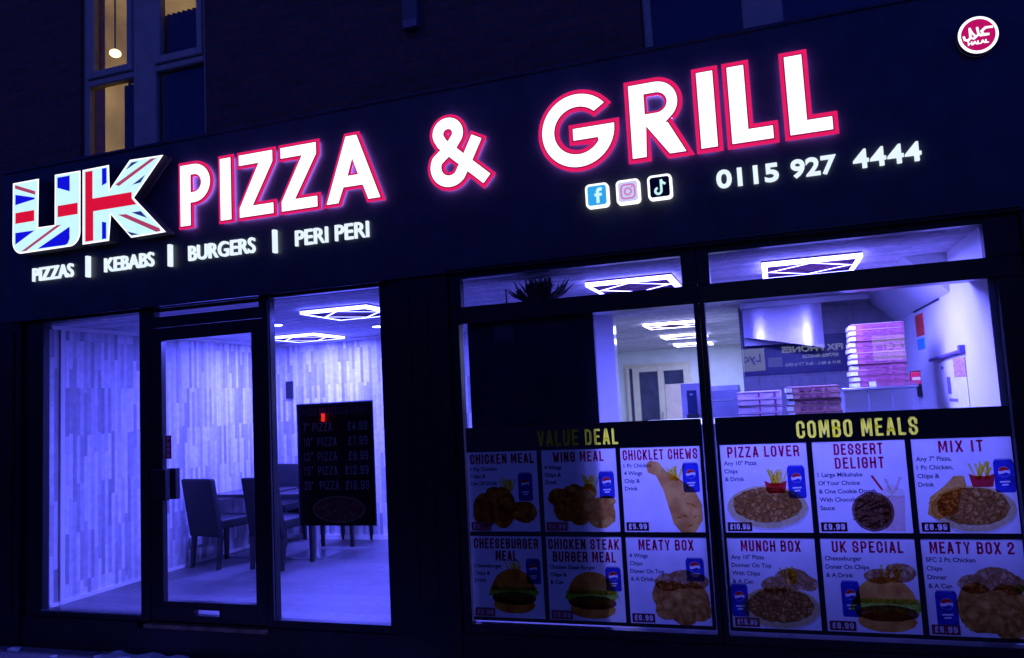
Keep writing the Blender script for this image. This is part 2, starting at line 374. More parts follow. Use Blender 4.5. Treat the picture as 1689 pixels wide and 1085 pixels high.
GL = {
 'A': ([[(0, 0), (.42, 1), (.58, 1), (1, 0)], [(.2, .27), (.8, .27)]], 1),
 'B': ([[(0, 0), (0, 1), (.7, 1), (.96, .88), (.96, .64), (.75, .53), (0, .53)], [(.7, .53), (1, .40), (1, .13), (.72, 0), (0, 0)]], 1),
 'C': ([[(1, .66), (1, .86), (.72, 1), (.28, 1), (0, .86), (0, .14), (.28, 0), (.72, 0), (1, .14), (1, .34)]], 1),
 'D': ([[(0, 0), (0, 1), (.66, 1), (1, .84), (1, .16), (.66, 0), (0, 0)]], 1),
 'E': ([[(1, 1), (0, 1), (0, 0), (1, 0)], [(0, .53), (.8, .53)]], .85),
 'F': ([[(1, 1), (0, 1), (0, 0)], [(0, .52), (.8, .52)]], .82),
 'G': ([[(1, .7), (1, .86), (.72, 1), (.28, 1), (0, .86), (0, .14), (.28, 0), (.72, 0), (1, .14), (1, .48), (.6, .48)]], 1),
 'H': ([[(0, 0), (0, 1)], [(1, 0), (1, 1)], [(0, .52), (1, .52)]], 1),
 'I': ([[(.5, 0), (.5, 1)]], .02),
 'K': ([[(0, 0), (0, 1)], [(1, 1), (.1, .42)], [(.3, .55), (1, 0)]], 1),
 'L': ([[(0, 1), (0, 0), (1, 0)]], .78),
 'M': ([[(0, 0), (0, 1), (.12, 1), (.5, .2), (.88, 1), (1, 1), (1, 0)]], 1.35),
 'N': ([[(0, 0), (0, 1), (.08, 1), (.92, 0), (1, 0), (1, 1)]], 1.02),
 'O': ([[(.28, 0), (0, .14), (0, .86), (.28, 1), (.72, 1), (1, .86), (1, .14), (.72, 0), (.28, 0)]], 1),
 'P': ([[(0, 0), (0, 1), (.72, 1), (1, .87), (1, .56), (.72, .43), (0, .43)]], .98),
 'R': ([[(0, 0), (0, 1), (.72, 1), (1, .87), (1, .60), (.72, .48), (0, .48)], [(.6, .48), (.98, .3), (1, 0)]], 1),
 'S': ([[(1, .70), (1, .86), (.72, 1), (.28, 1), (0, .86), (0, .68), (.15, .56), (.85, .42), (1, .30), (1, .14), (.72, 0), (.28, 0), (0, .14), (0, .30)]], 1),
 'T': ([[(0, 1), (1, 1)], [(.5, 1), (.5, 0)]], .9),
 'U': ([[(0, 1), (0, .14), (.28, 0), (.72, 0), (1, .14), (1, 1)]], 1),
 'V': ([[(0, 1), (.44, 0), (.56, 0), (1, 1)]], 1),
 'W': ([[(0, 1), (.2, 0), (.28, 0), (.5, .75), (.72, 0), (.8, 0), (1, 1)]], 1.5),
 'X': ([[(0, 1), (1, 0)], [(1, 1), (0, 0)]], 1), 'Y': ([[(0, 1), (.5, .45), (1, 1)], [(.5, .45), (.5, 0)]], 1),
 'Z': ([[(0, 1), (1, 1), (1, .93), (0, .07), (0, 0), (1, 0)]], .92),
 '0': 'O', '1': ([[(.0, .84), (.55, 1), (.55, 0)]], .45),
 '2': ([[(0, .72), (0, .86), (.28, 1), (.72, 1), (1, .86), (1, .62), (0, .1), (0, 0), (1, 0)]], 1),
 '4': ([[(.9, .24), (0, .24), (.6, 1)], [(.68, .55), (.68, 0)]], 1),
 '5': ([[(1, 1), (0, 1), (0, .56), (.72, .6), (1, .48), (1, .14), (.72, 0), (.28, 0), (0, .14)]], 1),
 '7': ([[(0, 1), (1, 1), (1, .9), (.35, 0)]], .95),
 '8': ([[(.28, .53), (.04, .66), (.04, .88), (.3, 1), (.7, 1), (.96, .88), (.96, .66), (.72, .53), (.28, .53), (0, .4), (0, .14), (.28, 0), (.72, 0), (1, .14), (1, .4), (.72, .53)]], 1),
 '9': ([[(0, .16), (.28, 0), (.72, 0), (1, .14), (1, .86), (.72, 1), (.28, 1), (0, .86), (0, .56), (.28, .44), (1, .44)]], 1),
 '6': ([[(1, .84), (.72, 1), (.28, 1), (0, .86), (0, .14), (.28, 0), (.72, 0), (1, .14), (1, .44), (.72, .56), (0, .56)]], 1),
 '3': ([[(0, .84), (.28, 1), (.72, 1), (1, .86), (1, .64), (.75, .53), (.3, .53)], [(.75, .53), (1, .4), (1, .14), (.72, 0), (.28, 0), (0, .16)]], 1),
 '£': ([[(1, .78), (1, .86), (.75, 1), (.45, 1), (.22, .86), (.22, 0)], [(0, 0), (1, 0)], [(0, .48), (.75, .48)]], .95),
 '.': ([[(.5, 0), (.5, .015)]], .02), '"': ([[(.2, 1), (.2, .82)], [(.9, 1), (.9, .82)]], .3), "-": ([[(.1, .5), (.9, .5)]], .6),
}
def poster_text(b, txt, x, z, h, w, y, th=.2, gap=.13, align='l', y1=None, rec=None):
    """narrow upright poster capitals, th = stroke width as a share of the letter height"""
    t = h * th; base = .30
    def gw(ch):
        if ch == ' ': return base * .62
        g = GL[ch]; g = GL[g] if isinstance(g, str) else g
        return g[1] * base
    tot = sum((gw(c) + (th if c != ' ' else 0)) + gap for c in txt) - gap
    k = w / (tot * h) if w else 1
    if align == 'c': x -= tot * h * k / 2
    if align == 'r': x -= tot * h * k
    for i, ch in enumerate(txt):
        wd = gw(ch) * h * k
        if ch != ' ':
            g = GL[ch]; g = GL[g] if isinstance(g, str) else g
            tk = min(t, t * (k ** .5))
            for j, pl in enumerate(g[0]):
                pts = [(x + t * k / 2 + px * wd, z + t / 2 + pz * (h - t)) for px, pz in pl]
                cl = len(pl) > 3 and pl[0] == pl[-1]
                if rec is not None: rec.append((pts, tk))
                if b is not None: b.stroke(pts, tk, y - .0003 * j, y1, closed=cl)
            x += (th * h) * k
        x += wd + gap * h * k
def cut_sheet(b, x0, x1, z0, z1, rec, y, step=.002, shrink=.85):
    """opaque sheet with the recorded letter strokes left open, so light comes through the letters"""
    segs = []
    for pts, t in rec:
        for p, q in zip(pts[:-1], pts[1:]): segs.append((p[0], p[1], q[0] - p[0], q[1] - p[1], (t * shrink / 2) ** 2, t / 2))
    nz = max(1, round((z1 - z0) / step)); dz = (z1 - z0) / nz; nx = max(1, round((x1 - x0) / step)); dx = (x1 - x0) / nx
    for j in range(nz):
        zc = z0 + (j + .5) * dz; act = [q for q in segs if min(q[1], q[1] + q[3]) - q[5] < zc < max(q[1], q[1] + q[3]) + q[5]]
        op = bytearray(nx)
        for (px, pz, ex, ez, r2, h) in act:
            i0 = max(0, int((min(px, px + ex) - h - x0) / dx)); i1 = min(nx, int((max(px, px + ex) + h - x0) / dx) + 2); L2 = ex * ex + ez * ez + 1e-12
            for i in range(i0, i1):
                if op[i]: continue
                xx = x0 + (i + .5) * dx; t = max(0, min(1, ((xx - px) * ex + (zc - pz) * ez) / L2))
                if (xx - px - t * ex) ** 2 + (zc - pz - t * ez) ** 2 < r2: op[i] = 1
        i = 0
        while i < nx:
            if op[i]: i += 1; continue
            k = i
            while k < nx and not op[k]: k += 1
            b.add([(x0 + i * dx, y, zc - dz / 2), (x0 + k * dx, y, zc - dz / 2), (x0 + k * dx, y, zc + dz / 2), (x0 + i * dx, y, zc + dz / 2)], [(0, 1, 2, 3)])
            i = k
def arc(cx, cz, rx, rz, a0, a1, n=16):
    return [(cx + rx * cos(radians(a0 + (a1 - a0) * i / n)), cz + rz * sin(radians(a0 + (a1 - a0) * i / n))) for i in range(n + 1)]
def area(p): return sum(p[i][0] * p[(i + 1) % len(p)][1] - p[(i + 1) % len(p)][0] * p[i][1] for i in range(len(p))) / 2
def grow(p, d, hole=False):
    """offset a polygon outwards by d (a hole shrinks)"""
    if area(p) < 0: p = p[::-1]
    if hole: d = -d
    n = len(p); out = []
    for i in range(n):
        a, b, c = Vector(p[i - 1]), Vector(p[i]), Vector(p[(i + 1) % n])
        d0 = (b - a).normalized(); d1 = (c - b).normalized()
        n0 = Vector((d0.y, -d0.x)); n1 = Vector((d1.y, -d1.x)); m = (n0 + n1)
        if m.length < 1e-5: m = n0
        m.normalize(); k = d / max(.5, m.dot(n0)); q = b + m * k; out.append((q.x, q.y))
    return out

# ------------------------------------------------------------------ ground
GZ = -.165
g = MB(); g.add([(-300, -300, GZ - .13), (300, -300, GZ - .13), (300, 300, GZ - .13), (-300, 300, GZ - .13)], [(0, 1, 2, 3)])
tag(g.build('road', asphalt), 'dark asphalt road in front of the takeaway', 'road', kind='structure')
g = MB().box(-60, 60, -2.6, .6, GZ - .3, GZ)
tag(g.build('pavement', pave_m), 'slab pavement at the foot of the shopfront', 'pavement', kind='structure')
g = MB().box(-60, 60, -2.75, -2.605, GZ - .3, GZ + .003)
tag(g.build('kerb', mat('kerb_stone', (.3, .3, .3), .8, var=.2, bump=.2)), 'concrete kerb along the pavement edge', 'kerb', kind='structure')
g = MB().box(-60, 60, -22.5, -16.5, GZ - .3, GZ)
tag(g.build('pavement', pave_m), 'pavement on the far side of the street', 'pavement', kind='structure')

# ------------------------------------------------------------------ shop building
CZ = 2.35; FZ = .09; XL = -1.05; XR = 5.66; YB = 3.1; YK = 3.35; YC = 9.9; XC = 3.03; XK = 4.25
shop = thing('shop_building', 'dark brick takeaway building with lit glazed shopfront at street level', 'building', (2.3, 0, GZ))
# brickwork: storey above the shop with two window openings, and brick piers at either end
UZ0, UZ1 = 3.62, 5.6
b = MB()
b.box(-7, -.615, 0, .25, 2.4, 7.5)
b.box(-.615, .625, 0, .25, 2.4, UZ0); b.box(-.615, .625, 0, .25, UZ1, 7.5)
b.box(.625, 3.93, 0, .25, 2.4, 7.5)
b.box(3.93, 5.42, 0, .25, 2.4, 3.55); b.box(3.93, 5.42, 0, .25, UZ1, 7.5)
b.box(5.42, 10, 0, .25, 2.4, 7.5)
b.box(-7, -1.5, 0, .25, GZ, 2.4); b.box(6.4, 10, 0, .25, GZ, 2.4)
b.build('brick_wall', brick, shop)
B('side_wall', brick_side, shop, (-7, -6.75, .25, 11, GZ, 7.5), (9.75, 10, .25, 11, GZ, 7.5))
B('roof', riser_m, shop, (-7.1, 10.1, -.1, 11.1, 7.5, 7.65))
B('rear_wall', brick, shop, (-6.75, 9.75, 10.75, 11, GZ, 7.5))
# dark pilasters and stall riser
b = MB()
b.box(-1.5, -1.17, -.06, .2, GZ, 2.385)
for x in (-1.44, -1.26): b.box(x, x + .02, -.072, -.0601, GZ + .25, 2.3)
b.build('pilaster', frame_m, shop)
b = MB(); b.box(2.13, 2.56, -.05, .2, GZ, 2.385)
b.box(2.40, 2.412, -.058, -.0501, .3, 2.3); b.box(2.27, 2.28, -.058, -.0501, .3, 2.3)
b.build('pilaster', frame_m, shop)
b = MB(); b.box(5.82, 6.4, -.06, .2, GZ, 2.385); b.box(5.96, 5.98, -.07, -.0601, GZ + .25, 2.3)
b.build('pilaster', frame_m, shop)
B('plinth', riser_m, shop, (-1.17, -.02, -.045, .03, GZ, .065), (1.115, 2.13, -.045, .03, GZ, .065), (2.56, 5.82, -.045, .03, GZ, .1), (-.02, 1.115, -.045, .03, GZ, .03))
# shopfront frames
def frames(name, rects, m=frame_m, y0=-.03, y1=.035):
    b = MB()
    for (x0, x1, z0, z1) in rects: b.rbox(x0, x1, y0, y1, z0, z1, .004, 1)
    return b.build(name, m, shop)
def pane(x0, x1, z0, z1, parent, y=.0):
    b = MB().add([(x0, y, z0), (x1, y, z0), (x1, y, z1), (x0, y, z1)], [(0, 1, 2, 3)])
    return b.build('pane', pane_m, parent)
T = 2.39
w = frames('window', [(-1.17, -.967, .066, T), (-.967, 0, 2.353, T), (-.967, 0, .066, .12), (0, .085, .066, T)])
pane(-.967, 0, .12, 2.353, w)
B('bead', mat('pale_gasket', (.25, .25, .28), .4), w, (-.967, 0, -.036, -.0305, 2.353, 2.358), (-.967, 0, -.036, -.0305, .108, .119))
w = frames('window', [(1.105, 1.173, .066, T), (1.173, 2.051, 2.353, T), (1.173, 2.051, .066, .12), (2.051, 2.13, .066, T)])
pane(1.173, 2.051, .12, 2.353, w)
B('bead', mat('pale_gasket', (.25, .25, .28), .4), w, (1.173, 2.051, -.036, -.0305, 2.353, 2.36), (1.158, 1.166, -.036, -.0305, .12, 2.35))
w = frames('window', [(.087, 1.103, 2.222, 2.303), (.087, 1.103, 2.37, T), (.087, .14, 2.303, 2.37), (1.08, 1.103, 2.303, 2.37)])
pane(.14, 1.08, 2.303, 2.37, w)
# right-hand windows
w = frames('window', [(2.56, 2.623, .1, 2.05), (2.56, 2.646, 2.16, T), (2.56, 4.154, 2.05, 2.16), (2.646, 4.067, 2.343, T), (4.067, 4.154, 2.16, T), (4.123, 4.154, .1, 2.05), (2.623, 4.123, .1, .155)])
pane(2.623, 4.123, .155, 2.05, w); pane(2.646, 4.067, 2.16, 2.343, w)
B('bead', mat('pale_gasket', (.25, .25, .28), .4), w, (2.7, 3.35, -.034, -.0305, 2.345, 2.349))
w = frames('window', [(4.156, 4.185, .1, 2.05), (4.156, 4.229, 2.16, T), (4.156, 5.82, 2.05, 2.16), (4.229, 5.648, 2.343, T), (5.648, 5.82, 2.16, T), (5.693, 5.82, .1, 2.05), (4.185, 5.693, .1, .155)])
pane(4.185, 5.693, .155, 2.05, w); pane(4.229, 5.648, 2.16, 2.343, w)
# door
b = MB()
for (x0, x1, z0, z1) in [(.09, .203, .075, 2.218), (1.008, 1.1, .075, 2.218), (.203, 1.008, 2.121, 2.218), (.203, .474, .075, .216), (.702, 1.008, .075, .216), (.474, .702, .075, .124), (.474, .702, .167, .216)]:
    b.rbox(x0, x1, -.026, .026, z0, z1, .004, 1)
door = b.build('door', frame_m, shop)
pane(.203, 1.008, .216, 2.121, door)
b = MB(); b.rbox(.15, .277, -.075, -.03, .94, 1.167, .006); b.box(.16, .2, -.03, -.026, .96, 1.15); b.rbox(.19, .277, .03, .075, .94, 1.167, .006)
b.build('handle', mat('handle_black', (.008, .008, .016), .4), door)
b = MB()
for q in [(.466, .71, -.033, -.0265, .167, .173), (.466, .71, -.033, -.0265, .118, .124), (.466, .474, -.033, -.0265, .124, .167), (.702, .71, -.033, -.0265, .124, .167)]: b.box(*q)
b.build('letter_plate', frame_m, door)
B('threshold', thresh_m, shop, (.06, 1.12, -.07, .03, .035, .062))
B('fascia_trim', mat('trim_metal', (.10, .10, .12), .25, .8, var=.1), shop, (-1.3, 2.12, -.1, -.081, 2.372, 2.384), (2.57, 5.82, -.1, -.081, 2.400, 2.410))

# upper windows
def upper_window(x0, xm0, xm1, x1, zr, label=None, rear=True):
    w = MB()
    def bar(a, b_, c, d, y0=.03, y1=.10): w.rbox(a, b_, y0, y1, c, d, .008, 1)
    bar(x0, x0 + .055, UZ0, UZ1); bar(x1 - .04, x1, UZ0, UZ1); bar(xm0, xm1, UZ0, UZ1)
    bar(x0 + .055, xm0, UZ0, UZ0 + .05); bar(xm1, x1 - .04, UZ0, UZ0 + .05); bar(x0 + .055, xm0, UZ1 - .05, UZ1); bar(xm1, x1 - .04, UZ1 - .05, UZ1)
    bar(x0 + .055, xm0, zr - .035, zr + .02); bar(xm1, x1 - .04, zr - .035, zr + .02)
    wo = w.build('window', upvc, shop)
    for (a, c) in ((x0 + .057, xm0 - .002), (xm1 + .002, x1 - .042)):
        s_ = MB()
        for q in [(a, a + .055, zr + .022, UZ1 - .052), (c - .05, c, zr + .022, UZ1 - .052), (a + .055, c - .05, zr + .022, zr + .085), (a + .055, c - .05, UZ1 - .1, UZ1 - .052)]:
            s_.rbox(q[0], q[1], .012, .085, q[2], q[3], .008, 1)
        s_.build('sash', upvc, wo)
        pane(a + .02, c - .02, zr + .04, UZ1 - .06, wo, .06); pane(a - .003, c + .003, UZ0 + .04, zr - .03, wo, .07)
    return wo
wo = upper_window(-.613, -.10, .125, .623, 4.29)
B('sill', mat('stone_sill', (.2, .2, .2), .8), wo, (-.66, .67, -.05, .028, 3.56, 3.62))
UZ0 = 3.60
wo = upper_window(3.935, 4.53, 4.76, 5.415, 4.5)
UZ0 = 3.62
# bedroom behind the lit upper window
B('interior_wall', warm_wall, shop, (-2.6, -2.55, .26, 3.2, 3.5, 6.3), (.7, .75, .26, 3.2, 3.5, 6.3), (-2.55, .7, 3.15, 3.2, 3.5, 6.3), (-2.55, .7, .26, 3.15, 6.25, 6.3), (-2.55, .7, .26, 3.15, 3.45, 3.5))
B('interior_wall', dark_curtain, shop, (3.8, 5.6, .9, .95, 3.4, 6), (3.8, 3.85, .26, .9, 3.4, 6), (5.55, 5.6, .26, .9, 3.4, 6))
def curtain(x0, x1, z0, z1, y, m, label, seed, waves=9):
    rnd = random.Random(seed); n = 60; vs = []
    for z in (z0, z1):
        for i in range(n + 1): vs.append((x0 + (x1 - x0) * i / n, y + .012 * sin(i / n * waves * 2 * pi) + rnd.uniform(-.001, .001), z))
    b = MB(); b.add(vs, [(i, i + 1, n + 2 + i, n + 1 + i) for i in range(n)])
    vs2 = [(p[0], p[1] + .006, p[2]) for p in vs]; b.add(vs2, [(i, n + 1 + i, n + 2 + i, i + 1) for i in range(n)])
    o = b.build('curtain', m, None, True, ((x0 + x1) / 2, y, z0)); return tag(o, label, 'curtain', 'curtains in the upper window')
curtain(-.318, -.05, 3.55, 4.27, .16, dark_curtain, 'dark curtain half covering the lower left upstairs pane', 1)
curtain(-.29, -.06, 4.28, 5.6, .17, green_curtain, 'greenish curtain edge beside the bright lamp upstairs', 2, 4)
curtain(.06, .66, 3.55, 4.78, .15, dark_curtain, 'wide dark curtain filling the right-hand upstairs sash', 3, 12)
b = MB(); b.mat(emis('bedroom_bulb', (1, .72, .30), 5)); b.ball((-1.48, 1.2, 5.225), .055, sz=.7)
lamp = thing('bedroom_lamp', 'bright warm ceiling lamp glowing inside the upstairs window', 'lamp', (-1.48, 1.2, 5.225))
b.build('bulb', None, lamp, True)
pl_d = bpy.data.lights.new('bedroom_lamp_light', 'POINT'); pl_d.energy = 34; pl_d.color = (1, .74, .42); pl_d.shadow_soft_size = .05
pl = bpy.data.objects.new('bedroom_lamp_light', pl_d); COL.objects.link(pl); pl.parent = lamp; pl.location = (0, 0, -.14)
b = MB(); b.tube([(-1.48, 1.2, 5.27), (-1.48, 1.2, 6.25)], .008); b.cyl((-1.48, 1.2), .05, 6.22, 6.25); b.build('cord', riser_m, lamp)

# drainpipe at the left end
dp = thing('drainpipe', 'black drainpipe running down the brickwork at far left', 'drainpipe', (-1.85, -.06, GZ))
b = MB(); b.tube([(-1.85, -.06, GZ), (-1.85, -.06, 7.4)], .045, 14); b.build('pipe', riser_m, dp, True)
for z in (1.0, 2.9, 4.8): B('bracket', riser_m, dp, (-1.91, -1.79, -.11, 0, z, z + .03))
# small alarm box on the wall
ab = thing('alarm_box', 'small pale box fixed to the brickwork above the sign', 'alarm box', (2.37, 0, 4.11))
b = MB().rbox(2.315, 2.43, -.05, 0, 4.11, 4.42, .01); b.build('casing', mat('alarm_casing', (.12, .13, .16), .5), ab)
B('lid', mat('alarm_lid', (.2, .21, .25), .5), ab, (2.32, 2.425, -.056, -.0501, 4.115, 4.17))

# ------------------------------------------------------------------ interior shell
b = MB()
b.add([(XL, .06, FZ), (XC, .06, FZ), (XC, YB, FZ), (XL, YB, FZ)], [(0, 1, 2, 3)])
b.add([(XC, .06, FZ), (XR, .06, FZ), (XR, YK, FZ), (XC, YK, FZ)], [(0, 1, 2, 3)])
b.add([(XC, YK, FZ), (XK, YK, FZ), (XK, YC, FZ), (XC, YC, FZ)], [(0, 1, 2, 3)])
b.add([(1.5, YB + .1, FZ), (XC, YB + .1, FZ), (XC, YC, FZ), (1.5, YC, FZ)], [(0, 1, 2, 3)])
b.box(XL, XR, .03, .06, GZ, FZ)
o = b.build('floor', floor_m); tag(o, 'grey plank floor inside the takeaway', 'floor', kind='structure')
b = MB()
b.add([(XL - .05, .04, CZ), (XR + .05, .04, CZ), (XR + .05, YB, CZ), (XL - .05, YB, CZ)], [(0, 3, 2, 1)])
b.add([(1.5, YB, CZ), (XR + .05, YB, CZ), (XR + .05, YC, CZ), (1.5, YC, CZ)], [(0, 3, 2, 1)])
o = b.build('ceiling', ceil_m); tag(o, 'textured tiled ceiling inside the takeaway', 'ceiling', kind='structure')
B('interior_wall', clad_y, shop, (XL - .1, XL, .05, YB + .1, FZ - .1, CZ + .2))
B('wall_trim', white_wall, shop, (XL + .001, XL + .02, .19, .23, FZ, CZ - .002))
B('interior_wall', clad_x, shop, (XL, 2.84, YB, YB + .1, FZ - .1, CZ + .2))
B('interior_wall', white_clad, shop, (2.8405, XC, YB - .01, YB + .13, FZ - .1, CZ + .2))
B('interior_wall', white_wall, shop, (XR, XR + .1, .04, YK + .1, FZ - .1, CZ + .2))
B('interior_wall', kitchen_m, shop, (XK, XR, YK, YK + .1, FZ - .1, CZ + .2))
B('interior_wall', cool_wall, shop, (XK, XK + .1, YK + .101, YC, FZ - .1, CZ + .2), (1.4, 1.5, YB + .11, YC, FZ - .1, CZ + .2), (1.4, XK + .1, YC, YC + .1, FZ - .1, CZ + .2))
B('cornice', white_wall, shop, (XL + .001, XL + .03, .1, YB - .03, CZ - .035, CZ - .002), (XL + .001, 2.83, YB - .03, YB - .001, CZ - .035, CZ - .002))
B('skirting', white_wall, shop, (XL + .001, XL + .014, .1, YB - .02, FZ, FZ + .03), (XL + .001, 2.83, YB - .016, YB - .001, FZ, FZ + .05))
B('lintel', riser_m, shop, (-1.17, 5.82, .04, .25, CZ + .021, 2.62))
# sloping boxed-in duct along the top of the right-hand wall
b = MB(); tri = [(5.41, CZ - .001), (XR - .001, CZ - .001), (XR - .001, 2.09)]
n = 3; b.add([(p[0], y, p[1]) for y in (.95, YK - .001) for p in tri], [(0, 2, 1), (3, 4, 5), (0, 3, 5, 2)])
b.build('boxed_duct', white_wall, shop)
B('painted_shadow_line', riser_m, shop, (XR - .012, XR - .0015, 1.3, 2.3, 2.078, 2.089))  # dark strip painting in the shadow line below the duct
# french doors at the far end
fd = B('door', cream, shop, (1.87, 3.1, YC - .03, YC, FZ, 2.10))
b = MB()
for (x0, x1, z0, z1) in [(1.90, 1.96, FZ, 2.05), (2.02, 2.14, FZ, 2.05), (2.49, 2.60, FZ, 2.05), (2.96, 3.06, FZ, 2.05), (2.14, 2.49, 1.95, 2.05), (2.60, 2.96, 1.95, 2.05), (2.14, 2.49, FZ, .4), (2.60, 2.96, FZ, .4)]:
    b.rbox(x0, x1, YC - .065, YC - .031, z0, z1, .006, 1)
b.build('leaf', cream, fd)
B('pane', darkglass, fd, (2.15, 2.48, YC - .045, YC - .032, .4, 1.945), (1.965, 2.015, YC - .04, YC - .032, FZ + .1, 2.02), (2.61, 2.955, YC - .045, YC - .032, 1.70, 1.945))
B('lower_panel', mat('pale_yellow_panel', (.85, .72, .55), .5, var=.1), fd, (2.61, 2.955, YC - .05, YC - .033, .4, 1.695))
b = MB(); b.tube([(2.55, YC - .1, 1.05), (2.55, YC - .1, 1.2)], .012); b.build('handle', steel, fd)

# wall fittings
o = B('wall_intercom', mat('intercom_plastic', (.012, .012, .02), .4), None, (-.875, -.79, YB - .03, YB, 1.70, 1.90), (-.87, -.797, YB - .034, YB - .0301, 1.86, 1.89))
tag(o, 'small dark wall unit on the panelled back wall', 'wall unit')
o = B('wall_socket', mat('socket_plastic', (.75, .75, .75), .3), None, (XL, XL + .012, 1.67, 1.83, .27, .365), (XL + .0121, XL + .016, 1.70, 1.725, .30, .34), (XL + .0121, XL + .016, 1.775, 1.80, .30, .34))
tag(o, 'white double socket low on the left panelled wall', 'socket')

# ------------------------------------------------------------------ ceiling lights
def sq(c, h): return [(c[0] - h, c[1] - h), (c[0] + h, c[1] - h), (c[0] + h, c[1] + h), (c[0] - h, c[1] + h)]
def led(loc, label, tube_m=tube_m, side_glow=side_glow, col=LIT, watts=145):
    x, y, z = 0, 0, 0
    t = thing('ceiling_light', label, 'ceiling light', (0, 0, 0), 'square led ceiling lights')
    B('panel', mat('light_panel', (.30, .09, .16), .6), t, (-.30, .30, -.30, .30, -.010, 0))
    b = MB().mat(tube_m); h, k, z = .30, .266, -.036            # glowing square: bottom ring and outer edge
    for i in range(4):
        c_, s_ = [(1, 0), (0, 1), (-1, 0), (0, -1)][i]
        rot = lambda x, y: (x * c_ - y * s_, x * s_ + y * c_)
        b.add([(*rot(-h, -h), z), (*rot(h, -h), z), (*rot(k, -k), z), (*rot(-k, -k), z)], [(0, 3, 2, 1)])
        b.mat(side_glow); b.add([(*rot(-h, -h), z), (*rot(h, -h), z), (*rot(h, -h), -.0101), (*rot(-h, -h), -.0101)], [(0, 1, 2, 3)]); b.mat(tube_m)
    sqo = b.build('square_tube', None, t)
    b = MB()
    for i in range(4):
        c_, s_ = [(1, 0), (0, 1), (-1, 0), (0, -1)][i]
        rot = lambda x, y: (x * c_ - y * s_, x * s_ + y * c_)
        b.add([(*rot(-k, -k), z + .001), (*rot(k, -k), z + .001), (*rot(k, -k), -.0102), (*rot(-k, -k), -.0102)], [(0, 1, 2, 3)])
    b.build('liner', mat('light_liner', (.35, .2, .4), .5), sqo)
    b = MB().mat(tube_m); P = [(0, -k), (k, 0), (0, k), (-k, 0)]; q = .015
    for i in range(4):
        a_, c2 = Vector(P[i]), Vector(P[(i + 1) % 4]); a2, c3 = a_ * (1 - q * 2 / k), c2 * (1 - q * 2 / k)
        b.add([(a_.x, a_.y, -.034), (c2.x, c2.y, -.034), (c3.x, c3.y, -.034), (a2.x, a2.y, -.034)], [(0, 3, 2, 1)])
        b.mat(riser_m); b.add([(a_.x, a_.y, -.0335), (c2.x, c2.y, -.0335), (c3.x, c3.y, -.0335), (a2.x, a2.y, -.0335)], [(0, 1, 2, 3)]); b.mat(tube_m)
    b.build('diamond_tube', None, t)
    ld = bpy.data.lights.new('ceiling_light_lamp', 'AREA'); ld.size = .56; ld.energy = watts; ld.color = col
    lo = bpy.data.objects.new('lamp', ld); COL.objects.link(lo); lo.parent = t; lo.location = (0, 0, -.045)
    t.location = loc; return t
L0 = led((1.29, .92, CZ - .002), 'square diamond-pattern light nearest the glass right of the door')
L = 'square diamond-pattern light '
dup(L0, (-.19, 2.47, CZ - .002), label=L + 'above the tables near the panelled back wall')
L2 = led((3.63, .93, CZ - .002), L + 'seen through the transom above the value deal poster', tube3, side3, (.135, .138, 1.0), 150)
dup(L2, (4.82, .83, CZ - .002), label=L + 'seen through the transom above the combo meals poster')
L1 = led((3.46, 4.5, CZ - .002), L + 'first of the corridor row, nearest the window', tube2, side2, (.32, .36, 1.0), 40)
dup(L1, (3.38, 6.5, CZ - .002), label=L + 'middle of the corridor row of three')
dup(L1, (3.30, 8.6, CZ - .002), label=L + 'last of the corridor row, nearest the cream doors')
def down(loc, label):
    t = thing('downlight', label, 'downlight', loc, 'round downlights in the ceiling')
    b = MB(); b.cyl(loc, .075, loc[2] - .012, loc[2] - .002); b.build('rim', steel, t)
    b = MB(); b.cyl(loc, .058, loc[2] - .016, loc[2] - .0121); b.build('diffuser', disc_m, t)
down((.26, 1.32, CZ), 'round downlight just right of the door frame mullion')
down((.87, 2.14, CZ), 'round downlight beside the dark pillar over the menu board')

# ------------------------------------------------------------------ tables and chairs
def make_chair():
    t = thing('dining_chair', '', 'chair', (0, 0, 0), 'black dining chairs round the tables')
    b = MB().rbox(-.21, .21, -.2, .24, .37, .46, .022, 3); b.build('seat', leather, t, True)
    def lean(x, y, z): return (x, y - .11 * ((z - .3) / .6) ** 1.4 if z > .3 else y, z)
    bm = MB()
    ys = 8
    for k in range(1): bm.rbox(-.205, .205, -.235, -.165, .30, .86, .025, 3, None)
    # lean the back by shearing its vertices
    bm.v = [lean(*p) if p[2] > .3 else p for p in bm.v]
    bm.build('backrest', leather, t, True)
    for sx in (-1, 1):
        for yy in (-.19, .2):
            b = MB(); x = sx * .18; top = .371 if yy > 0 else .31; fy = yy - (.03 if yy < 0 else 0)
            vs = [(x + a * .021, yy + c * .021, top) for a, c in ((-1, -1), (1, -1), (1, 1), (-1, 1))] + [(x + a * .016, fy + c * .016, 0) for a, c in ((-1, -1), (1, -1), (1, 1), (-1, 1))]
            b.add(vs, [(0, 1, 2, 3), (7, 6, 5, 4)] + [(i, 4 + i, 4 + (i + 1) % 4, (i + 1) % 4) for i in range(4)])
            b.build('leg', dark_wood, t)
    return t
c0 = make_chair()
CH = [((-.72, 1.76, FZ), -0.16, 'black chair seen whole through the door glass, its back to the street'),
      ((-.03, 1.76, FZ), -0.12, 'black chair half hidden by the mullion right of the door'),
      ((-.82, 2.83, FZ), pi + .05, 'black chair on the far side of the left-hand table'),
      ((.0, 2.88, FZ), pi, 'black chair behind the hanging price board, legs showing below it')]
for i, (l, rz, lab) in enumerate(CH):
    if i == 0: c0.location = l; c0.rotation_euler = (0, 0, rz); c0['label'] = lab
    else: dup(c0, l, rz, lab)
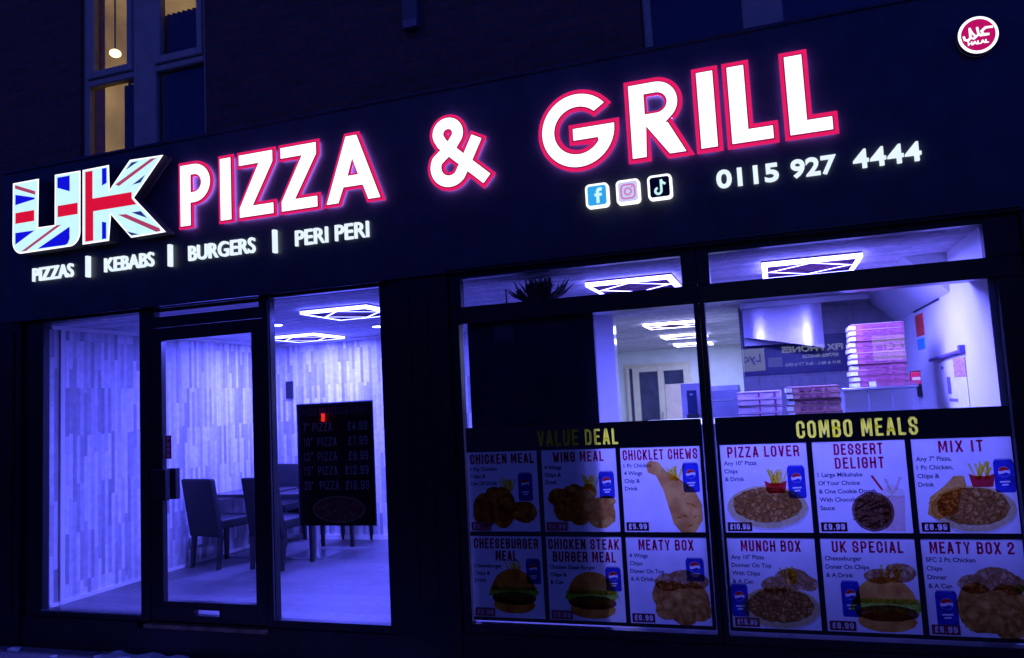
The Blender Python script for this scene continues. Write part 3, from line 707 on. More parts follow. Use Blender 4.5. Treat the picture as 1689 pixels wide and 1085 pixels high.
t = thing('dining_table', 'dark square table beside the panelled left wall', 'table', (0, 0, 0), 'dark pedestal tables')
b = MB().rbox(-.31, .31, -.31, .31, .615, .65, .006); b.build('tabletop', table_m, t)
b = MB(); b.cyl((0, 0), .035, .012, .615, 16); b.build('pedestal', steel, t, False)
b = MB().rbox(-.2, .2, -.2, .2, 0, .014, .005); b.build('base_plate', steel, t)
t.location = (-.71, 2.25, FZ)
dup(t, (.03, 2.23, FZ), 0, 'dark square table behind the hanging price board, steel base showing')

# ------------------------------------------------------------------ kitchen and counter
ct = thing('service_counter', 'steel service counter carrying the pizza box stacks behind the combo poster', 'counter', (4.7, 1.05, FZ))
B('worktop', steel, ct, (3.56, 5.6, .42, 1.62, 1.29, 1.325)); B('body', steel_dull, ct, (3.6, 5.58, .50, 1.58, FZ, 1.2895))
wc = thing('warmer_cabinet', 'low brushed steel cabinet under the tall red pizza box stack', 'cabinet', (5.22, 1.35, 1.326))
b = MB().rbox(4.99, 5.45, 1.2, 1.58, 1.326, 1.49, .004, 1); b.build('casing', steel_dull, wc)
b = MB().rbox(4.98, 5.46, 1.18, 1.6, 1.4905, 1.503, .003, 1); b.build('lid', steel, wc)
for k in range(3): B('door_panel', steel, wc, (5.0 + .15 * k, 5.135 + .15 * k, 1.188, 1.1995, 1.335, 1.48))
def pizza_box(cx, y0, z, w, d, h, kind, label, group, rz=0):
    o = thing('pizza_box', label, 'pizza box', (cx, y0, z), group, rz)
    front = {'red': box_red, 'orange': box_orange, 'white': box_white}[kind]
    b = MB().mat(front); v0 = WL[o.name]
    X0, X1 = cx - w / 2, cx + w / 2
    b.box(X0, X1, y0, y0 + d, z, z + h - .003)
    b.box(X0 - .002, X1 + .002, y0 - .002, y0 + .012, z + h - .0095, z + h - .0035)
    b.mat(box_pale if kind != 'white' else box_mark)
    if kind != 'white':
        b.box(X0 - .003, X0 + .038, y0 - .0035, y0 + d * .9, z + .003, z + h - .011)
    else:
        b.box(X0 + w * .48, X0 + w * .52, y0 - .0035, y0 - .0001, z + .006, z + h - .012)
        b.box(X0 + w * .84, X0 + w * .88, y0 - .0035, y0 - .0001, z + .006, z + h - .012)
    b.build('carton', None, o)
    b = MB().mat(box_mark)
    if kind != 'white':
        x = X0 + w * .25
        for q in (.1, .07, .13, .05): b.box(x, x + q * w, y0 - .0032, y0 - .0002, z + .012, z + h - .018); x += q * w + .02
        b.build('printed_band', None, o)
    b = MB().box(X0 + .012, X1 - .012, y0 + .01, y0 + d - .01, z + h - .003, z + h - .0004); b.build('lid_edge', box_side, o)
    return o
rnd = random.Random(5)
ORD = ['topmost', 'second', 'third', 'fourth', 'fifth', 'sixth', 'seventh', 'eighth', 'ninth', 'tenth', 'eleventh']
N = 11
for k in range(N):
    lab = '%s box %sof the tall red pizza box stack on the steel cabinet' % (ORD[N - 1 - k], 'from the top ' if k < N - 1 else '') if k else 'lowest box of the tall red pizza box stack on the steel cabinet'
    pizza_box(5.235 + rnd.uniform(-.006, .006), 1.22 + rnd.uniform(-.008, .008), 1.504 + .0402 * k, .345, .34, .04, 'red', lab, 'tall red pizza box stack', rnd.uniform(-.02, .02))
N = 5
for k in range(N):
    lab = ('lowest' if k == 0 else ORD[N - 1 - k] + ('' if k == N - 1 else ' from top')) + ' orange-red box in the middle short stack above the combo poster'
    pizza_box(4.78 + rnd.uniform(-.005, .005), .90 + rnd.uniform(-.006, .006), 1.326 + .0415 * k, .335, .3, .041, 'orange', lab, 'short orange-red pizza box stack', rnd.uniform(-.02, .02))
for k in range(N - 1):
    lab = ('lowest' if k == 0 else ORD[N - 2 - k] + ('' if k == N - 2 else ' from top')) + ' pale pink box in the short stack beside the window mullion'
    pizza_box(4.435 + rnd.uniform(-.005, .005), .90 + rnd.uniform(-.006, .006), 1.326 + .0475 * k, .285, .28, .047, 'white', lab, 'short pale pizza box stack', rnd.uniform(-.02, .02))
o = MB().mat(box_red).box(5.20, 5.46, 1.185, 1.215, 1.504, 1.525).mat(box_pale).box(5.16, 5.2, 1.185, 1.215, 1.504, 1.54).build('folded_carton', None, None, False, (5.3, 1.2, 1.504))
tag(o, 'flat folded red carton lying in front of the tall stack', 'carton')
o = MB().mat(red_plastic).rbox(5.425, 5.485, 1.21, 1.27, 1.505, 1.59, .008).mat(paper).box(5.43, 5.48, 1.207, 1.2095, 1.535, 1.555).build('red_tub', None, None, False, (5.455, 1.24, 1.505))
tag(o, 'small red tub at the right end of the tall box stack', 'tub')
# extractor hood with curved steel front
hd = thing('extractor_hood', 'curved stainless extractor hood hanging over the kitchen', 'extractor hood', (4.65, 2.9, 1.9))
b = MB(); n = 48; vs = []; yh = 3.03
for i in range(n + 1):
    s_ = i / n; x = 4.30 + .70 * s_
    an = -25 + 19 * min(1, s_ / .3) + (18 * max(0, (s_ - .75) / .25)); yh += math.tan(radians(an)) * .70 / n
    for zz in (0, .5, 1): vs.append((x, yh + .012 * zz, (2.025 - .15 * s_) * (1 - zz) + (CZ - .06) * zz))
b.add(vs, [q for i in range(n) for q in ((3 * i, 3 * i + 3, 3 * i + 4, 3 * i + 1), (3 * i + 1, 3 * i + 4, 3 * i + 5, 3 * i + 2))])
b.build('curved_front', hood_m, hd, True)
b = MB().box(4.29, 5.01, 3.2, 3.34, 1.95, CZ - .003)
for (x_, y_, z_) in ((4.302, 3.03, 2.022), (4.998, yh + .003, 1.877)): b.add([(x_, y_, z_), (x_, 3.2, z_), (x_, 3.2, CZ - .06), (x_, y_ + .012, CZ - .06)], [(0, 1, 2, 3)])
b.build('canopy', steel_dull, hd)
b = MB().box(4.28, 5.42, 2.97, 3.34, CZ - .055, CZ - .0035); b.build('rail', steel, hd)
o = B('hood_shade_sheet', mat('painted_hood_shade', (.02, .02, .10), .3, var=.2), None, (4.27, 5.3, YK - .02, YK - .001, 1.66, 2.02)); tag(o, 'dark sheet painting the shade on the kitchen wall under the hood', 'panel')  # dark sheet stands in for the shade beneath the hood
dm = thing('drinks_machine', 'upright drinks machine left of the window mullion by cream doors', 'drinks machine', (3.7, 3.7, FZ))
b = MB().rbox(3.60, 3.84, 3.62, 3.95, FZ, 1.625, .006); b.build('casing', mat('machine_casing', (.5, .48, .62), .4), dm)
B('display', mat('machine_display', (.03, .05, .16), .2), dm, (3.66, 3.76, 3.612, 3.6195, 1.30, 1.55)); B('button_panel', steel, dm, (3.69, 3.72, 3.604, 3.6115, 1.50, 1.515))
B('tray', riser_m, dm, (3.65, 3.77, 3.58, 3.6195, 1.22, 1.30))
fr = thing('steel_fridge', 'grey steel fridge cabinet just right of the window mullion', 'fridge', (4.05, 3.2, FZ))
b = MB().rbox(3.9, 4.2, 3.2, 3.75, FZ, 1.58, .006); b.build('body', steel_dull, fr)
b = MB().rbox(3.905, 4.195, 3.175, 3.1995, 1.05, 1.53, .004, 1); b.build('door', steel_blue, fr)
b = MB().box(3.93, 4.15, 3.165, 3.1745, 1.43, 1.445); b.build('handle', steel, fr)
# right wall notices
def on_right(name, m, y0, y1, z0, z1, label, cat, d=.006):
    o = B(name, m, None, (XR - d, XR - .0005, y0, y1, z0, z1)); return tag(o, label, cat)
on_right('safety_sign', red_sign, 1.95, 2.28, 1.88, 2.05, 'red upright safety sign high on the white wall', 'sign')
on_right('safety_sign', blue_sign, 1.98, 2.28, 1.775, 1.858, 'small blue-green sign under the red safety sign', 'sign')
nb = B('notice_sheet', paper, None, (XR - .004, XR - .0005, .72, 1.72, 1.28, 1.655)); tag(nb, 'large white notice sheet hanging on the right wall', 'notice')
b = MB().mat(mat('notice_pink', (.5, .25, .42), .7, var=.5, scale=40)).box(XR - .006, XR - .0045, .72, 1.05, 1.54, 1.66)
b.mat(mat('notice_violet', (.16, .12, .34), .7, var=.4, scale=60)).box(XR - .006, XR - .0045, 1.19, 1.30, 1.43, 1.545).box(XR - .006, XR - .0045, 1.38, 1.45, 1.6, 1.62).box(XR - .006, XR - .0045, 1.02, 1.28, 1.38, 1.40)
b.build('printed_blocks', None, nb)
o = MB().tube([(XR - .02, .72, 1.70), (XR - .02, 1.74, 1.675)], .012, 8).box(XR - .03, XR - .001, .70, .76, 1.69, 1.735).build('hanging_rail', mat('violet_rail', (.16, .12, .4), .5), None, False, (XR - .02, 1.2, 1.69))
tag(o, 'dark rail holding up the white notice sheet', 'rail')
o = B('wall_phone', riser_m, None, (XR - .05, XR - .0005, 2.30, 2.46, 1.40, 1.61)); tag(o, 'dark handset box on the wall behind the steel cabinet', 'handset')
# spiky ornament and rod on the transom ledge
B('transom_ledge', frame_m, shop, (2.56, 5.82, .0355, .42, 2.085, 2.15))
sp = thing('spiky_plant', 'dark spiky plant on the ledge behind the left transom pane', 'plant', (3.08, .35, 2.151))
rp = random.Random(3); b = MB()
for k in range(64):
    a = rp.uniform(.12 * pi, .88 * pi); ln = rp.uniform(.15, .25); x = 3.08 + rp.uniform(-.06, .06); y = .33 + rp.uniform(-.03, .03)
    m1 = (x + ln * .6 * cos(a), y + rp.uniform(-.02, .02), 2.175 + ln * .55 * sin(a)); e = (x + ln * 1.05 * cos(a) * rp.uniform(.75, 1), y + rp.uniform(-.03, .03), 2.175 + ln * sin(a) + .02)
    n_ = .011
    b.add([(x - n_, y, 2.17), (x + n_, y, 2.17), (m1[0] + n_, m1[1], m1[2]), e, (m1[0] - n_, m1[1], m1[2])], [(0, 1, 2, 3, 4)])
    b.add([(x, y - n_, 2.17), (x, y + n_, 2.17), (m1[0], m1[1] + n_, m1[2]), e, (m1[0], m1[1] - n_, m1[2])], [(0, 1, 2, 3, 4)])
b.build('foliage', thorn_m, sp)
b = MB(); b.cyl((3.08, .35), .06, 2.151, 2.19, 14); b.build('pot', thorn_m, sp)
o = MB().tube([(2.851, .3, 2.151), (2.848, .3, 2.30)], .007, 8, .004).cyl((2.851, .3), .02, 2.151, 2.157, 10).build('thin_rod', riser_m, None, False, (2.85, .3, 2.151)); tag(o, 'thin dark rod standing on the transom ledge by the plant', 'rod')
# opaque black backing behind the left poster
o = B('window_backing', black_film, None, (2.655, 3.50, .045, .055, .16, 2.085)); tag(o, 'opaque black board inside the glass behind the value deal poster', 'board')
o = B('paper_note', sticky, None, (2.835, 2.975, .040, .0445, 1.915, 2.04)); tag(o, 'pale square note stuck on the black window board', 'note')

# ------------------------------------------------------------------ the fascia sign
BY = -.08
sign = thing('shop_sign', 'long dark fascia board with glowing white and red raised lettering', 'sign', (2.4, BY, 2.385))
b = MB().box(-1.36, 6.4, BY, -.0005, 2.386, 3.625)
b.build('sign_board', board_m, sign)
B('edge_trim', board_m, sign, (-1.36, 6.4, BY - .012, BY - .0005, 3.612, 3.63))
C0, C1 = 2.938, 3.408
def letter(polys, holes=(), yf=-.116, sh=.007, rw=.024):
    p = [grow(q, -sh) for q in polys]; holes = [grow(h, -sh * .6, True) for h in holes]
    fa = MB().mat(letter_white)
    fa.prism(p[0], yf, yf + .006, holes)
    o = fa.build('letter', None, sign)
    md = MB().mat(rim_dark); g1 = grow(p[0], .007); h1 = [grow(h, .006, True) for h in holes]
    md.prism(g1, yf + .005, yf + .0095, h1); md.build('trim', None, o)
    rm = MB().mat(rim_red); g2 = [(x + .001, z + .002) for x, z in grow(p[0], rw)]; h2 = [grow(h, .016, True) for h in holes]
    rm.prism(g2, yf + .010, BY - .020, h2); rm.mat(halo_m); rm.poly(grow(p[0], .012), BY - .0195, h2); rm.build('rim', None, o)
    return o
def zed(x0, x1, st, dw):
    return [(x0, C1), (x1, C1), (x1, C1 - st * 1.0), (x0 + dw * 1.25, C0 + st), (x1, C0 + st), (x1, C0), (x0, C0), (x0, C0 + st * .85), (x1 - dw * 1.3, C1 - st), (x0, C1 - st)]
# P
def pee(x0, xs, xr, zc0, cut):
    r = (C1 - zc0) / 2; cz = (C1 + zc0) / 2; t = xs - x0
    outer = [(x0, C0), (xs, C0), (xs, zc0)] + arc(xr - r, cz, r, r, -90, 90, 18) + [(x0, C1)]
    ri = r - t * .86
    hole = [(xs, cz - ri)] + arc(xr - r, cz, ri, ri, -90, 90, 14) + [(xs, cz + ri)]
    return outer, hole
P_, Ph = pee(.474, .574, .752, 3.108, 0); letter([P_], [Ph])
letter([[(.832, C0), (.935, C0), (.935, C1), (.832, C1)]])
letter([zed(.998, 1.293, .088, .1)]); letter([zed(1.352, 1.652, .088, .1)])
A_ = [(1.712, C0), (1.815, C0), (1.858, C0 + .105), (2.0, C0 + .105), (2.04, C0), (2.142, C0), (1.972, C1), (1.88, C1)]
letter([A_], [[(1.893, C0 + .19), (1.967, C0 + .19), (1.929, C0 + .30)]])
# ampersand: built from its strokes' outline
def amp():
    x0, z0 = 2.497, C0
    t = .074
    o = MB().mat(letter_white); md = MB().mat(rim_dark); rm = MB().mat(rim_red)
    low = [(2.872, 2.988), (2.600, 3.235)] + arc(2.643, 3.300, .070, .068, 215, -30, 22) + [(2.66, 3.205), (2.59, 3.150)] + arc(2.645, 3.078, .096, .098, 150, 318, 24) + [(2.76, 3.09), (2.826, 3.215)]
    for bb, tt, y0, y1 in ((o, t, -.116, -.110), (md, t + .014, -.111, -.1065), (rm, t + .05, -.106, BY + .0005)):
        bb.stroke(low, tt, y0, y1 if y1 != BY + .0005 else BY - .020, cap=True)
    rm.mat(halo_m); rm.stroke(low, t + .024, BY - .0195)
    a = o.build('letter', None, sign); md.build('trim', None, a); rm.build('rim', None, a)
amp()
# G
gx, gz = 3.512, 3.178; ro, ri = .238, .142
G_ = arc(gx, gz, ro, ro + .002, 38, 352, 40) + [(gx + ro, gz + .022), (gx - .04, gz + .022), (gx - .04, gz - .07), (gx + .115, gz - .07)] + arc(gx, gz, ri, ri, 325, 42, 30)
letter([G_], sh=.010, rw=.029)
# R
R_, Rh = pee(3.83, 3.932, 4.135, 3.125, 0)
R_ = [(3.83, C0), (3.932, C0), (3.937, 3.117), (4.055, C0), (4.172, C0), (4.066, 3.150)] + arc(4.135 - .1375, 3.2705, .1375, .1375, -62, 90, 16) + [(3.83, C1)]
rh = .058
Rh = [(3.934, 3.2705 - rh)] + arc(4.0, 3.2705, rh, rh, -90, 90, 12) + [(3.934, 3.2705 + rh)]
letter([R_], [Rh], sh=.010, rw=.029)
letter([[(4.234, C0), (4.347, C0), (4.347, C1 + .006), (4.234, C1 + .006)]], sh=.010, rw=.029)
def ell(x0, x1): return [(x0, C0), (x1, C0), (x1, C0 + .092), (x0 + .113, C0 + .092), (x0 + .113, C1 + .006), (x0, C1 + .006)]
letter([ell(4.409, 4.656)], sh=.010, rw=.029); letter([ell(4.726, 4.970)], sh=.010, rw=.029)
# U and K filled with the flag
YU = -.172
def flag_letter(outline, pieces):
    e = MB().mat(uk_edge); e.prism(outline, YU, BY + .0005, sides=return_m); o = e.build('letter', None, sign)
    inner = grow(outline, -.011)
    f = MB().mat(uk_white); f.poly(inner, YU - .002); f.build('white_face', None, o)
    q = MB()
    for nm, m, pl in pieces:
        q.mat(m)
        for i, p in enumerate(pl):
            p = p if area(p) > 0 else p[::-1]
            q.poly(p, YU - .0035 - .0003 * i)
    q.build('flag_pattern', None, o)
Uo = [(-1.127, 3.483), (-1.127, 3.03)] + arc(-1.027, 3.005, .1, .105, 180, 270, 10) + arc(-.525, 3.005, .103, .105, 270, 360, 10) + [(-.421, 3.486), (-.683, 3.490), (-.683, 3.088), (-.855, 3.090), (-.850, 3.483)]
flag_letter(Uo, [
  ('blue_field', uk_blue, [[(-1.096, 3.385), (-.89, 3.335), (-.89, 3.322), (-1.096, 3.300)], [(-.653, 3.462), (-.526, 3.462), (-.526, 3.335), (-.653, 3.38)], [(-1.093, 3.073), (-.886, 3.07), (-1.092, 2.978)], [(-.856, 2.918), (-.526, 3.056), (-.526, 2.96), (-.545, 2.925), (-.57, 2.916)]]),
  ('red_cross', uk_red, [[(-1.094, 3.235), (-.893, 3.235), (-.893, 3.147), (-1.094, 3.147)], [(-.649, 3.235), (-.445, 3.235), (-.445, 3.145), (-.649, 3.145)]]),
  ('red_diagonal', uk_red2, [[(-1.1, 3.466), (-.884, 3.385), (-.884, 3.357), (-1.1, 3.436)], [(-1.03, 2.915), (-.978, 2.915), (-.61, 3.082), (-.665, 3.082)]])])
Ko = [(-.400, 3.486), (-.138, 3.488), (-.132, 3.294), (.064, 3.497), (.379, 3.488), (.100, 3.200), (.396, 2.903), (.072, 2.898), (-.120, 3.099), (-.140, 2.900), (-.400, 2.900)]
flag_letter(Ko, [
  ('red_cross', uk_red, [[(-.370, 3.466), (-.297, 3.466), (-.297, 3.2465), (.083, 3.2465), (.083, 3.196), (.128, 3.146), (-.29, 3.146), (-.29, 2.918), (-.370, 2.918)]]),
  ('blue_field', uk_blue, [[(-.204, 3.469), (-.158, 3.469), (-.158, 3.35), (-.204, 3.335)], [(-.205, 3.055), (-.163, 3.043), (-.163, 2.918), (-.205, 2.918)]]),
  ('dark_blue_corner', uk_blue2, [[(.027, 3.424), (.083, 3.474), (.152, 3.474)], [(.088, 3.3), (.212, 3.36), (.168, 3.307)], [(.08, 3.089), (.168, 3.089), (.228, 3.028)], [(.03, 2.952), (.08, 2.914), (.15, 2.914)]]),
  ('red_diagonal', uk_red2, [[(-.073, 3.326), (.262, 3.474), (.318, 3.474), (-.04, 3.308)], [(-.05, 3.089), (.028, 3.083), (.34, 2.938), (.35, 2.914), (.31, 2.914)]])])
# tagline, telephone number, icons
def words(name, txt, x0, x1, z0, z1, off=.012):
    b = MB().mat(small_white); text(b, txt, x0, z0, z1 - z0, x1 - x0, BY - .010, off, .018); return b.build(name, None, sign)
words('lettering', 'PIZZAS', -1.005, -.585, 2.683, 2.795)
words('lettering', 'KEBABS', -.268, .205, 2.683, 2.797)
words('lettering', 'BURGERS', .528, 1.11, 2.685, 2.802)
words('lettering', 'PERI PERI', 1.447, 2.025, 2.69, 2.806)
for x in (-.425, .366, 1.283):
    b = MB().mat(small_white).rbox(x - .013, x + .013, BY - .036, BY, 2.66, 2.825, .003, 1); b.build('divider', None, sign)
words('lettering', '0115', 4.312, 4.657, 2.703, 2.815, .026)
words('lettering', '927', 4.722, 4.962, 2.706, 2.815, .026)
b = MB().mat(small_white)
for k in range(4): text(b, '4', 5.047 + .0865 * k, 2.712, .11, .080, BY - .010, .024, .018)
b.build('lettering', None, sign)
def rrect(cx, cz, w, h, r, n=6):
    p = []
    for (sx, sz, a) in ((1, 1, 0), (-1, 1, 90), (-1, -1, 180), (1, -1, 270)): p += arc(cx + sx * (w / 2 - r), cz + sz * (h / 2 - r), r, r, a, a + 90, n)
    return p
def icon(cx, cz, face):
    e = MB().mat(uk_edge); e.prism(rrect(cx, cz, .143, .148, .026), BY - .034, BY + .0005); o = e.build('icon', None, sign)
    f = MB().mat(face); f.poly(rrect(cx, cz, .116, .121, .016), BY - .036); f.build('face', None, o); return o
o = icon(3.607, 2.754, fb_blue); b = MB().mat(uk_white)
b.stroke([(3.640, 2.790), (3.620, 2.790), (3.612, 2.780), (3.612, 2.705)], .02, BY - .038, cap=False); b.stroke([(3.592, 2.757), (3.638, 2.757)], .018, BY - .0383, cap=False); b.build('symbol', None, o)
o = icon(3.797, 2.752, ig_face); b = MB().mat(ig_pink)
b.stroke(rrect(3.797, 2.752, .082, .084, .022, 5), .011, BY - .038, closed=True); b.stroke(arc(3.797, 2.752, .02, .02, 0, 360, 18)[:-1], .010, BY - .0383, closed=True); b.ellipse(3.822, 2.778, .006, .006, BY - .0383, 10); b.build('symbol', None, o)
o = icon(3.987, 2.754, tk_dark); b = MB().mat(uk_white)
b.stroke(arc(3.978, 2.730, .018, .018, 100, 360, 14) + [(3.996, 2.797)], .014, BY - .038, cap=False); b.stroke([(3.996, 2.797), (4.004, 2.778), (4.022, 2.768)], .014, BY - .0383, cap=False); b.build('symbol', None, o)
# round halal sign
hs = thing('halal_sign', 'small round red and white halal sign glowing at the top right', 'sign', (5.705, BY, 3.336))
e = MB().mat(uk_edge); e.prism(arc(5.705, 3.336, .095, .101, 0, 360, 40)[:-1], BY - .04, BY - .0005, sides=return_m); e.build('disc', None, hs)
b = MB().mat(halal_red); b.ellipse(5.705, 3.336, .081, .086, BY - .042, 36); b.build('red_face', None, hs)
b = MB().mat(uk_edge); y = BY - .044
b.stroke([(5.770, 3.366), (5.742, 3.368), (5.722, 3.352), (5.726, 3.334), (5.750, 3.330)], .012, y); b.stroke([(5.750, 3.329), (5.716, 3.329), (5.706, 3.340), (5.703, 3.372)], .011, y - .0003)
b.stroke([(5.703, 3.334), (5.683, 3.318), (5.668, 3.324)], .010, y - .0006); b.stroke([(5.690, 3.330), (5.676, 3.352), (5.668, 3.374)], .010, y - .0009)
b.stroke([(5.668, 3.374), (5.667, 3.325), (5.655, 3.312), (5.640, 3.318), (5.637, 3.333)], .011, y - .0012)
text(b, 'HALAL', 5.652, 3.284, .022, .098, y, .06); b.build('lettering', None, hs)

# ------------------------------------------------------------------ posters on the glass
WHT = pm((.80, .80, .80), .04, 8, film=True); BLK = mat('black_poster_film', (.012, .012, .014), .5, var=.3); YEL = pm((.95, .95, .04), .03, 20, film=.66)
TITLE = pm((.50, .015, .09), .1, 30); INK = pm((.04, .04, .10), .2, 30); TAGC = mat('dark_red_print', (.26, .012, .04), .5, var=.1)
CAN = pm((.035, .05, .5), .2, 30); CANT = pm((.45, .5, .7), .1, 60); GW = pm((.95, .95, .95), .02, 10); GR = pm((.7, .03, .04), .1, 10)
CRUST = pm((.96, .86, .42), .06, 70); TOP = pm((.98, .80, .45), .1, 130, (.62, .42, .2)); MEAT = pm((.62, .38, .2), .2, 160); MEAT2 = pm((.92, .68, .38), .1, 160)
CHK = pm((.98, .58, .12), .1, 80, (.72, .36, .08)); CHK2 = pm((.98, .62, .14), .1, 60, (.80, .40, .08)); CHIP = pm((.98, .88, .25), .06, 90); RBOX = pm((.6, .03, .05), .1, 30)
DRUM = pm((.99, .58, .12), .1, 11, (.70, .32, .06)); BUN = pm((.98, .60, .12), .1, 13, (.74, .34, .06)); LETT = pm((.62, .90, .14), .1, 90, (.26, .5, .05)); PAT = pm((.24, .10, .05), .4, 120); CHEESE = pm((.98, .74, .08), .06, 40)
SHAKE = pm((.85, .66, .6), .06, 30); CREAM = pm((.98, .9, .8), .06, 80); DARKC = pm((.25, .14, .12), .3, 90); COOK = pm((.85, .7, .35), .1, 110, (.35, .24, .12))
def pieces(name, c, dark, vs, ns):
    m = pm(c, .1, ns, shade(c, .62)); m = m.copy(); m.name = name; t = m.node_tree
    r = [n for n in t.nodes if n.type == 'VALTORGB'][0]; outs = [l.to_socket for l in r.outputs[0].links]
    v = t.nodes.new('ShaderNodeTexVoronoi'); v.feature = 'DISTANCE_TO_EDGE'; v.inputs['Scale'].default_value = vs
    g = t.nodes.new('ShaderNodeTexCoord'); mp = t.nodes.new('ShaderNodeMapping'); mp.inputs['Scale'].default_value = (1, 0, 1)
    nz = pos_noise(t, 25, 3); ad = t.nodes.new('ShaderNodeVectorMath'); ad.operation = 'MULTIPLY_ADD'; ad.inputs[1].default_value = (.05, 0, .05)
    t.links.new(nz.outputs[1], ad.inputs[0]); t.links.new(g.outputs['Object'], ad.inputs[2]); t.links.new(ad.outputs[0], mp.inputs[0]); t.links.new(mp.outputs[0], v.inputs['Vector'])
    rr = ramp(t, v.outputs[0], [(0.0, dark), (.30, (1, 1, 1))])
    mx = t.nodes.new('ShaderNodeMix'); mx.data_type = 'RGBA'; mx.blend_type = 'MULTIPLY'; mx.inputs[0].default_value = 1
    t.links.new(r.outputs[0], mx.inputs[6]); t.links.new(rr.outputs[0], mx.inputs[7])
    for o in outs: t.links.new(mx.outputs[2], o)
    return m
FRIED = pieces('fried_chicken_print', (.98, .60, .13), (.64, .47, .35), 14, 30); DONER = pieces('doner_print', (.97, .68, .36), (.52, .34, .22), 30, 120)
class Card:
    """one printed meal card; u,v run 0..1 across the card"""
    def __init__(s, poster, x0, z0, w, h, y, title, desc, price, seed):
        s.x0, s.z0, s.w, s.h, s.y = x0, z0, w, h, y; s.k = 0; s.r = random.Random(seed)
        b = MB().mat(WHT); b.add([(x0, y, z0), (x0 + w, y, z0), (x0 + w, y, z0 + h), (x0, y, z0 + h)], [(0, 1, 2, 3)])
        s.o = b.build('meal_card', None, poster)
        hh = .062
        for i, ln in enumerate(title):
            zt = z0 + h - .075 - i * .075
            wd = min(w * .94, len(ln) * .0355)
            b = MB().mat(TITLE); poster_text(b, ln, x0 + w / 2, zt, hh, wd, y - .0010, .17, align='c'); b.build('title', None, s.o)
        zz = z0 + h - .075 - (len(title) - 1) * .075 - .043
        for i, ln in enumerate(desc): b = MB().mat(INK); text(b, ln, x0 + .016, zz - i * .045, .025, None, y - .0008, .022); b.build('description', None, s.o)
        b = MB().mat(TAGC); rec = []; poster_text(None, price, x0 + .0785, z0 + .018, .032, .108, 0, .2, align='c', rec=rec)
        cut_sheet(b, x0 + .012, x0 + .145, z0 + .008, z0 + .058, rec, y - .0070, .0014, 1.0); b.build('price_tag', None, s.o)
        s.b = MB()
    def yy(s): s.k += 1; return s.y - .0006 - .00007 * s.k
    def P(s, u, v): return (s.x0 + u * s.w, s.z0 + v * s.h)
    def pol(s, m, pts): s.b.mat(m).poly([s.P(*p) for p in pts], s.yy())
    def ell(s, m, u, v, ru, rv, jit=0, n=28, rot=0): s.b.mat(m).ellipse(s.x0 + u * s.w, s.z0 + v * s.h, ru * s.w, rv * s.h, s.yy(), n, jit, s.r, rot)
    def can(s, u, v, w, h):
        q = MB(); x, z = s.P(u, v); W_, H_ = w * s.w, h * s.h; y = s.yy()
        r = W_ * .29; cz = z + H_ * .63; hole = arc(x, cz, r, r, 0, 360, 24)[:-1]
        bars = [[(x - W_ * ww / 2, z + H_ * (.30 - .09 * j)), (x + W_ * ww / 2, z + H_ * (.31 - .09 * j)), (x + W_ * ww / 2, z + H_ * (.355 - .09 * j)), (x - W_ * ww / 2, z + H_ * (.345 - .09 * j))] for j, ww in enumerate((.5, .32))]
        q.mat(CAN).poly([(x - W_ / 2 + .006, z), (x + W_ / 2 - .006, z), (x + W_ / 2, z + .012), (x + W_ / 2, z + H_ - .016), (x + W_ / 2 - .007, z + H_), (x - W_ / 2 + .007, z + H_), (x - W_ / 2, z + H_ - .016), (x - W_ / 2, z + .012)], y, [hole] + bars)
        q.mat(CANT).poly([(x - W_ / 2 + .007, z + H_ + .0002), (x + W_ / 2 - .007, z + H_ + .0002), (x + W_ / 2 - .010, z + H_ + .006), (x - W_ / 2 + .010, z + H_ + .006)], y)
        q.mat(GR).poly(arc(x, cz, r * .97, r * .97, 15, 172, 14) + [(x - r * .4, cz + r * .12), (x + r * .2, cz + r * .3)], y - .0002)
        q.mat(CAN).poly(arc(x, cz, r * .97, r * .97, 205, 340, 14) + [(x + r * .3, cz - r * .12), (x - r * .3, cz - r * .36)], y - .0002)
        q.build('drink_can', None, s.o)
    def chips(s, u, v, n=16, box=True):
        for i in range(n):
            a = s.r.uniform(-.5, .5); l = s.r.uniform(.13, .2); du = s.r.uniform(-.07, .07)
            e = (u + du + sin(a) * l, v + cos(a) * l); t = .012
            s.pol(CHIP, [(u + du - t, v), (u + du + t, v), (e[0] + t, e[1]), (e[0] - t, e[1])])
        if box: s.pol(RBOX, [(u - .1, v - .08), (u + .1, v - .08), (u + .13, v + .06), (u + .06, v + .035), (u - .06, v + .035), (u - .13, v + .06)])
    def strips(s, m, u, v, ru, rv, n, l=.06):
        for i in range(n):
            a = s.r.uniform(0, 2 * pi); q = s.r.random() ** .5; cu, cv = u + ru * q * cos(a), v + rv * q * sin(a)
            th = s.r.uniform(-.6, .6); hl, ht = l * s.r.uniform(.4, 1), s.r.uniform(.006, .014)
            d, nn = (cos(th), sin(th)), (-sin(th), cos(th))
            s.pol(m[i % len(m)], [(cu - d[0] * hl - nn[0] * ht, cv - d[1] * hl - nn[1] * ht), (cu + d[0] * hl - nn[0] * ht * .4, cv + d[1] * hl - nn[1] * ht * .4), (cu + d[0] * hl * .9 + nn[0] * ht, cv + d[1] * hl * .9 + nn[1] * ht), (cu - d[0] * hl + nn[0] * ht * .6, cv - d[1] * hl + nn[1] * ht * .6)])
    def pizza(s, u, v, ru, rv):
        s.ell(pm((.80, .76, .74), .05, 40), u, v - .02, ru * 1.02, rv * 1.02, .01, 40); s.ell(CRUST, u, v, ru, rv, .012, 44); s.ell(DONER, u, v + .02, ru * .86, rv * .82, .03, 44); s.strips([MEAT2, CREAM], u, v + .03, ru * .7, rv * .6, 18, ru * .2)
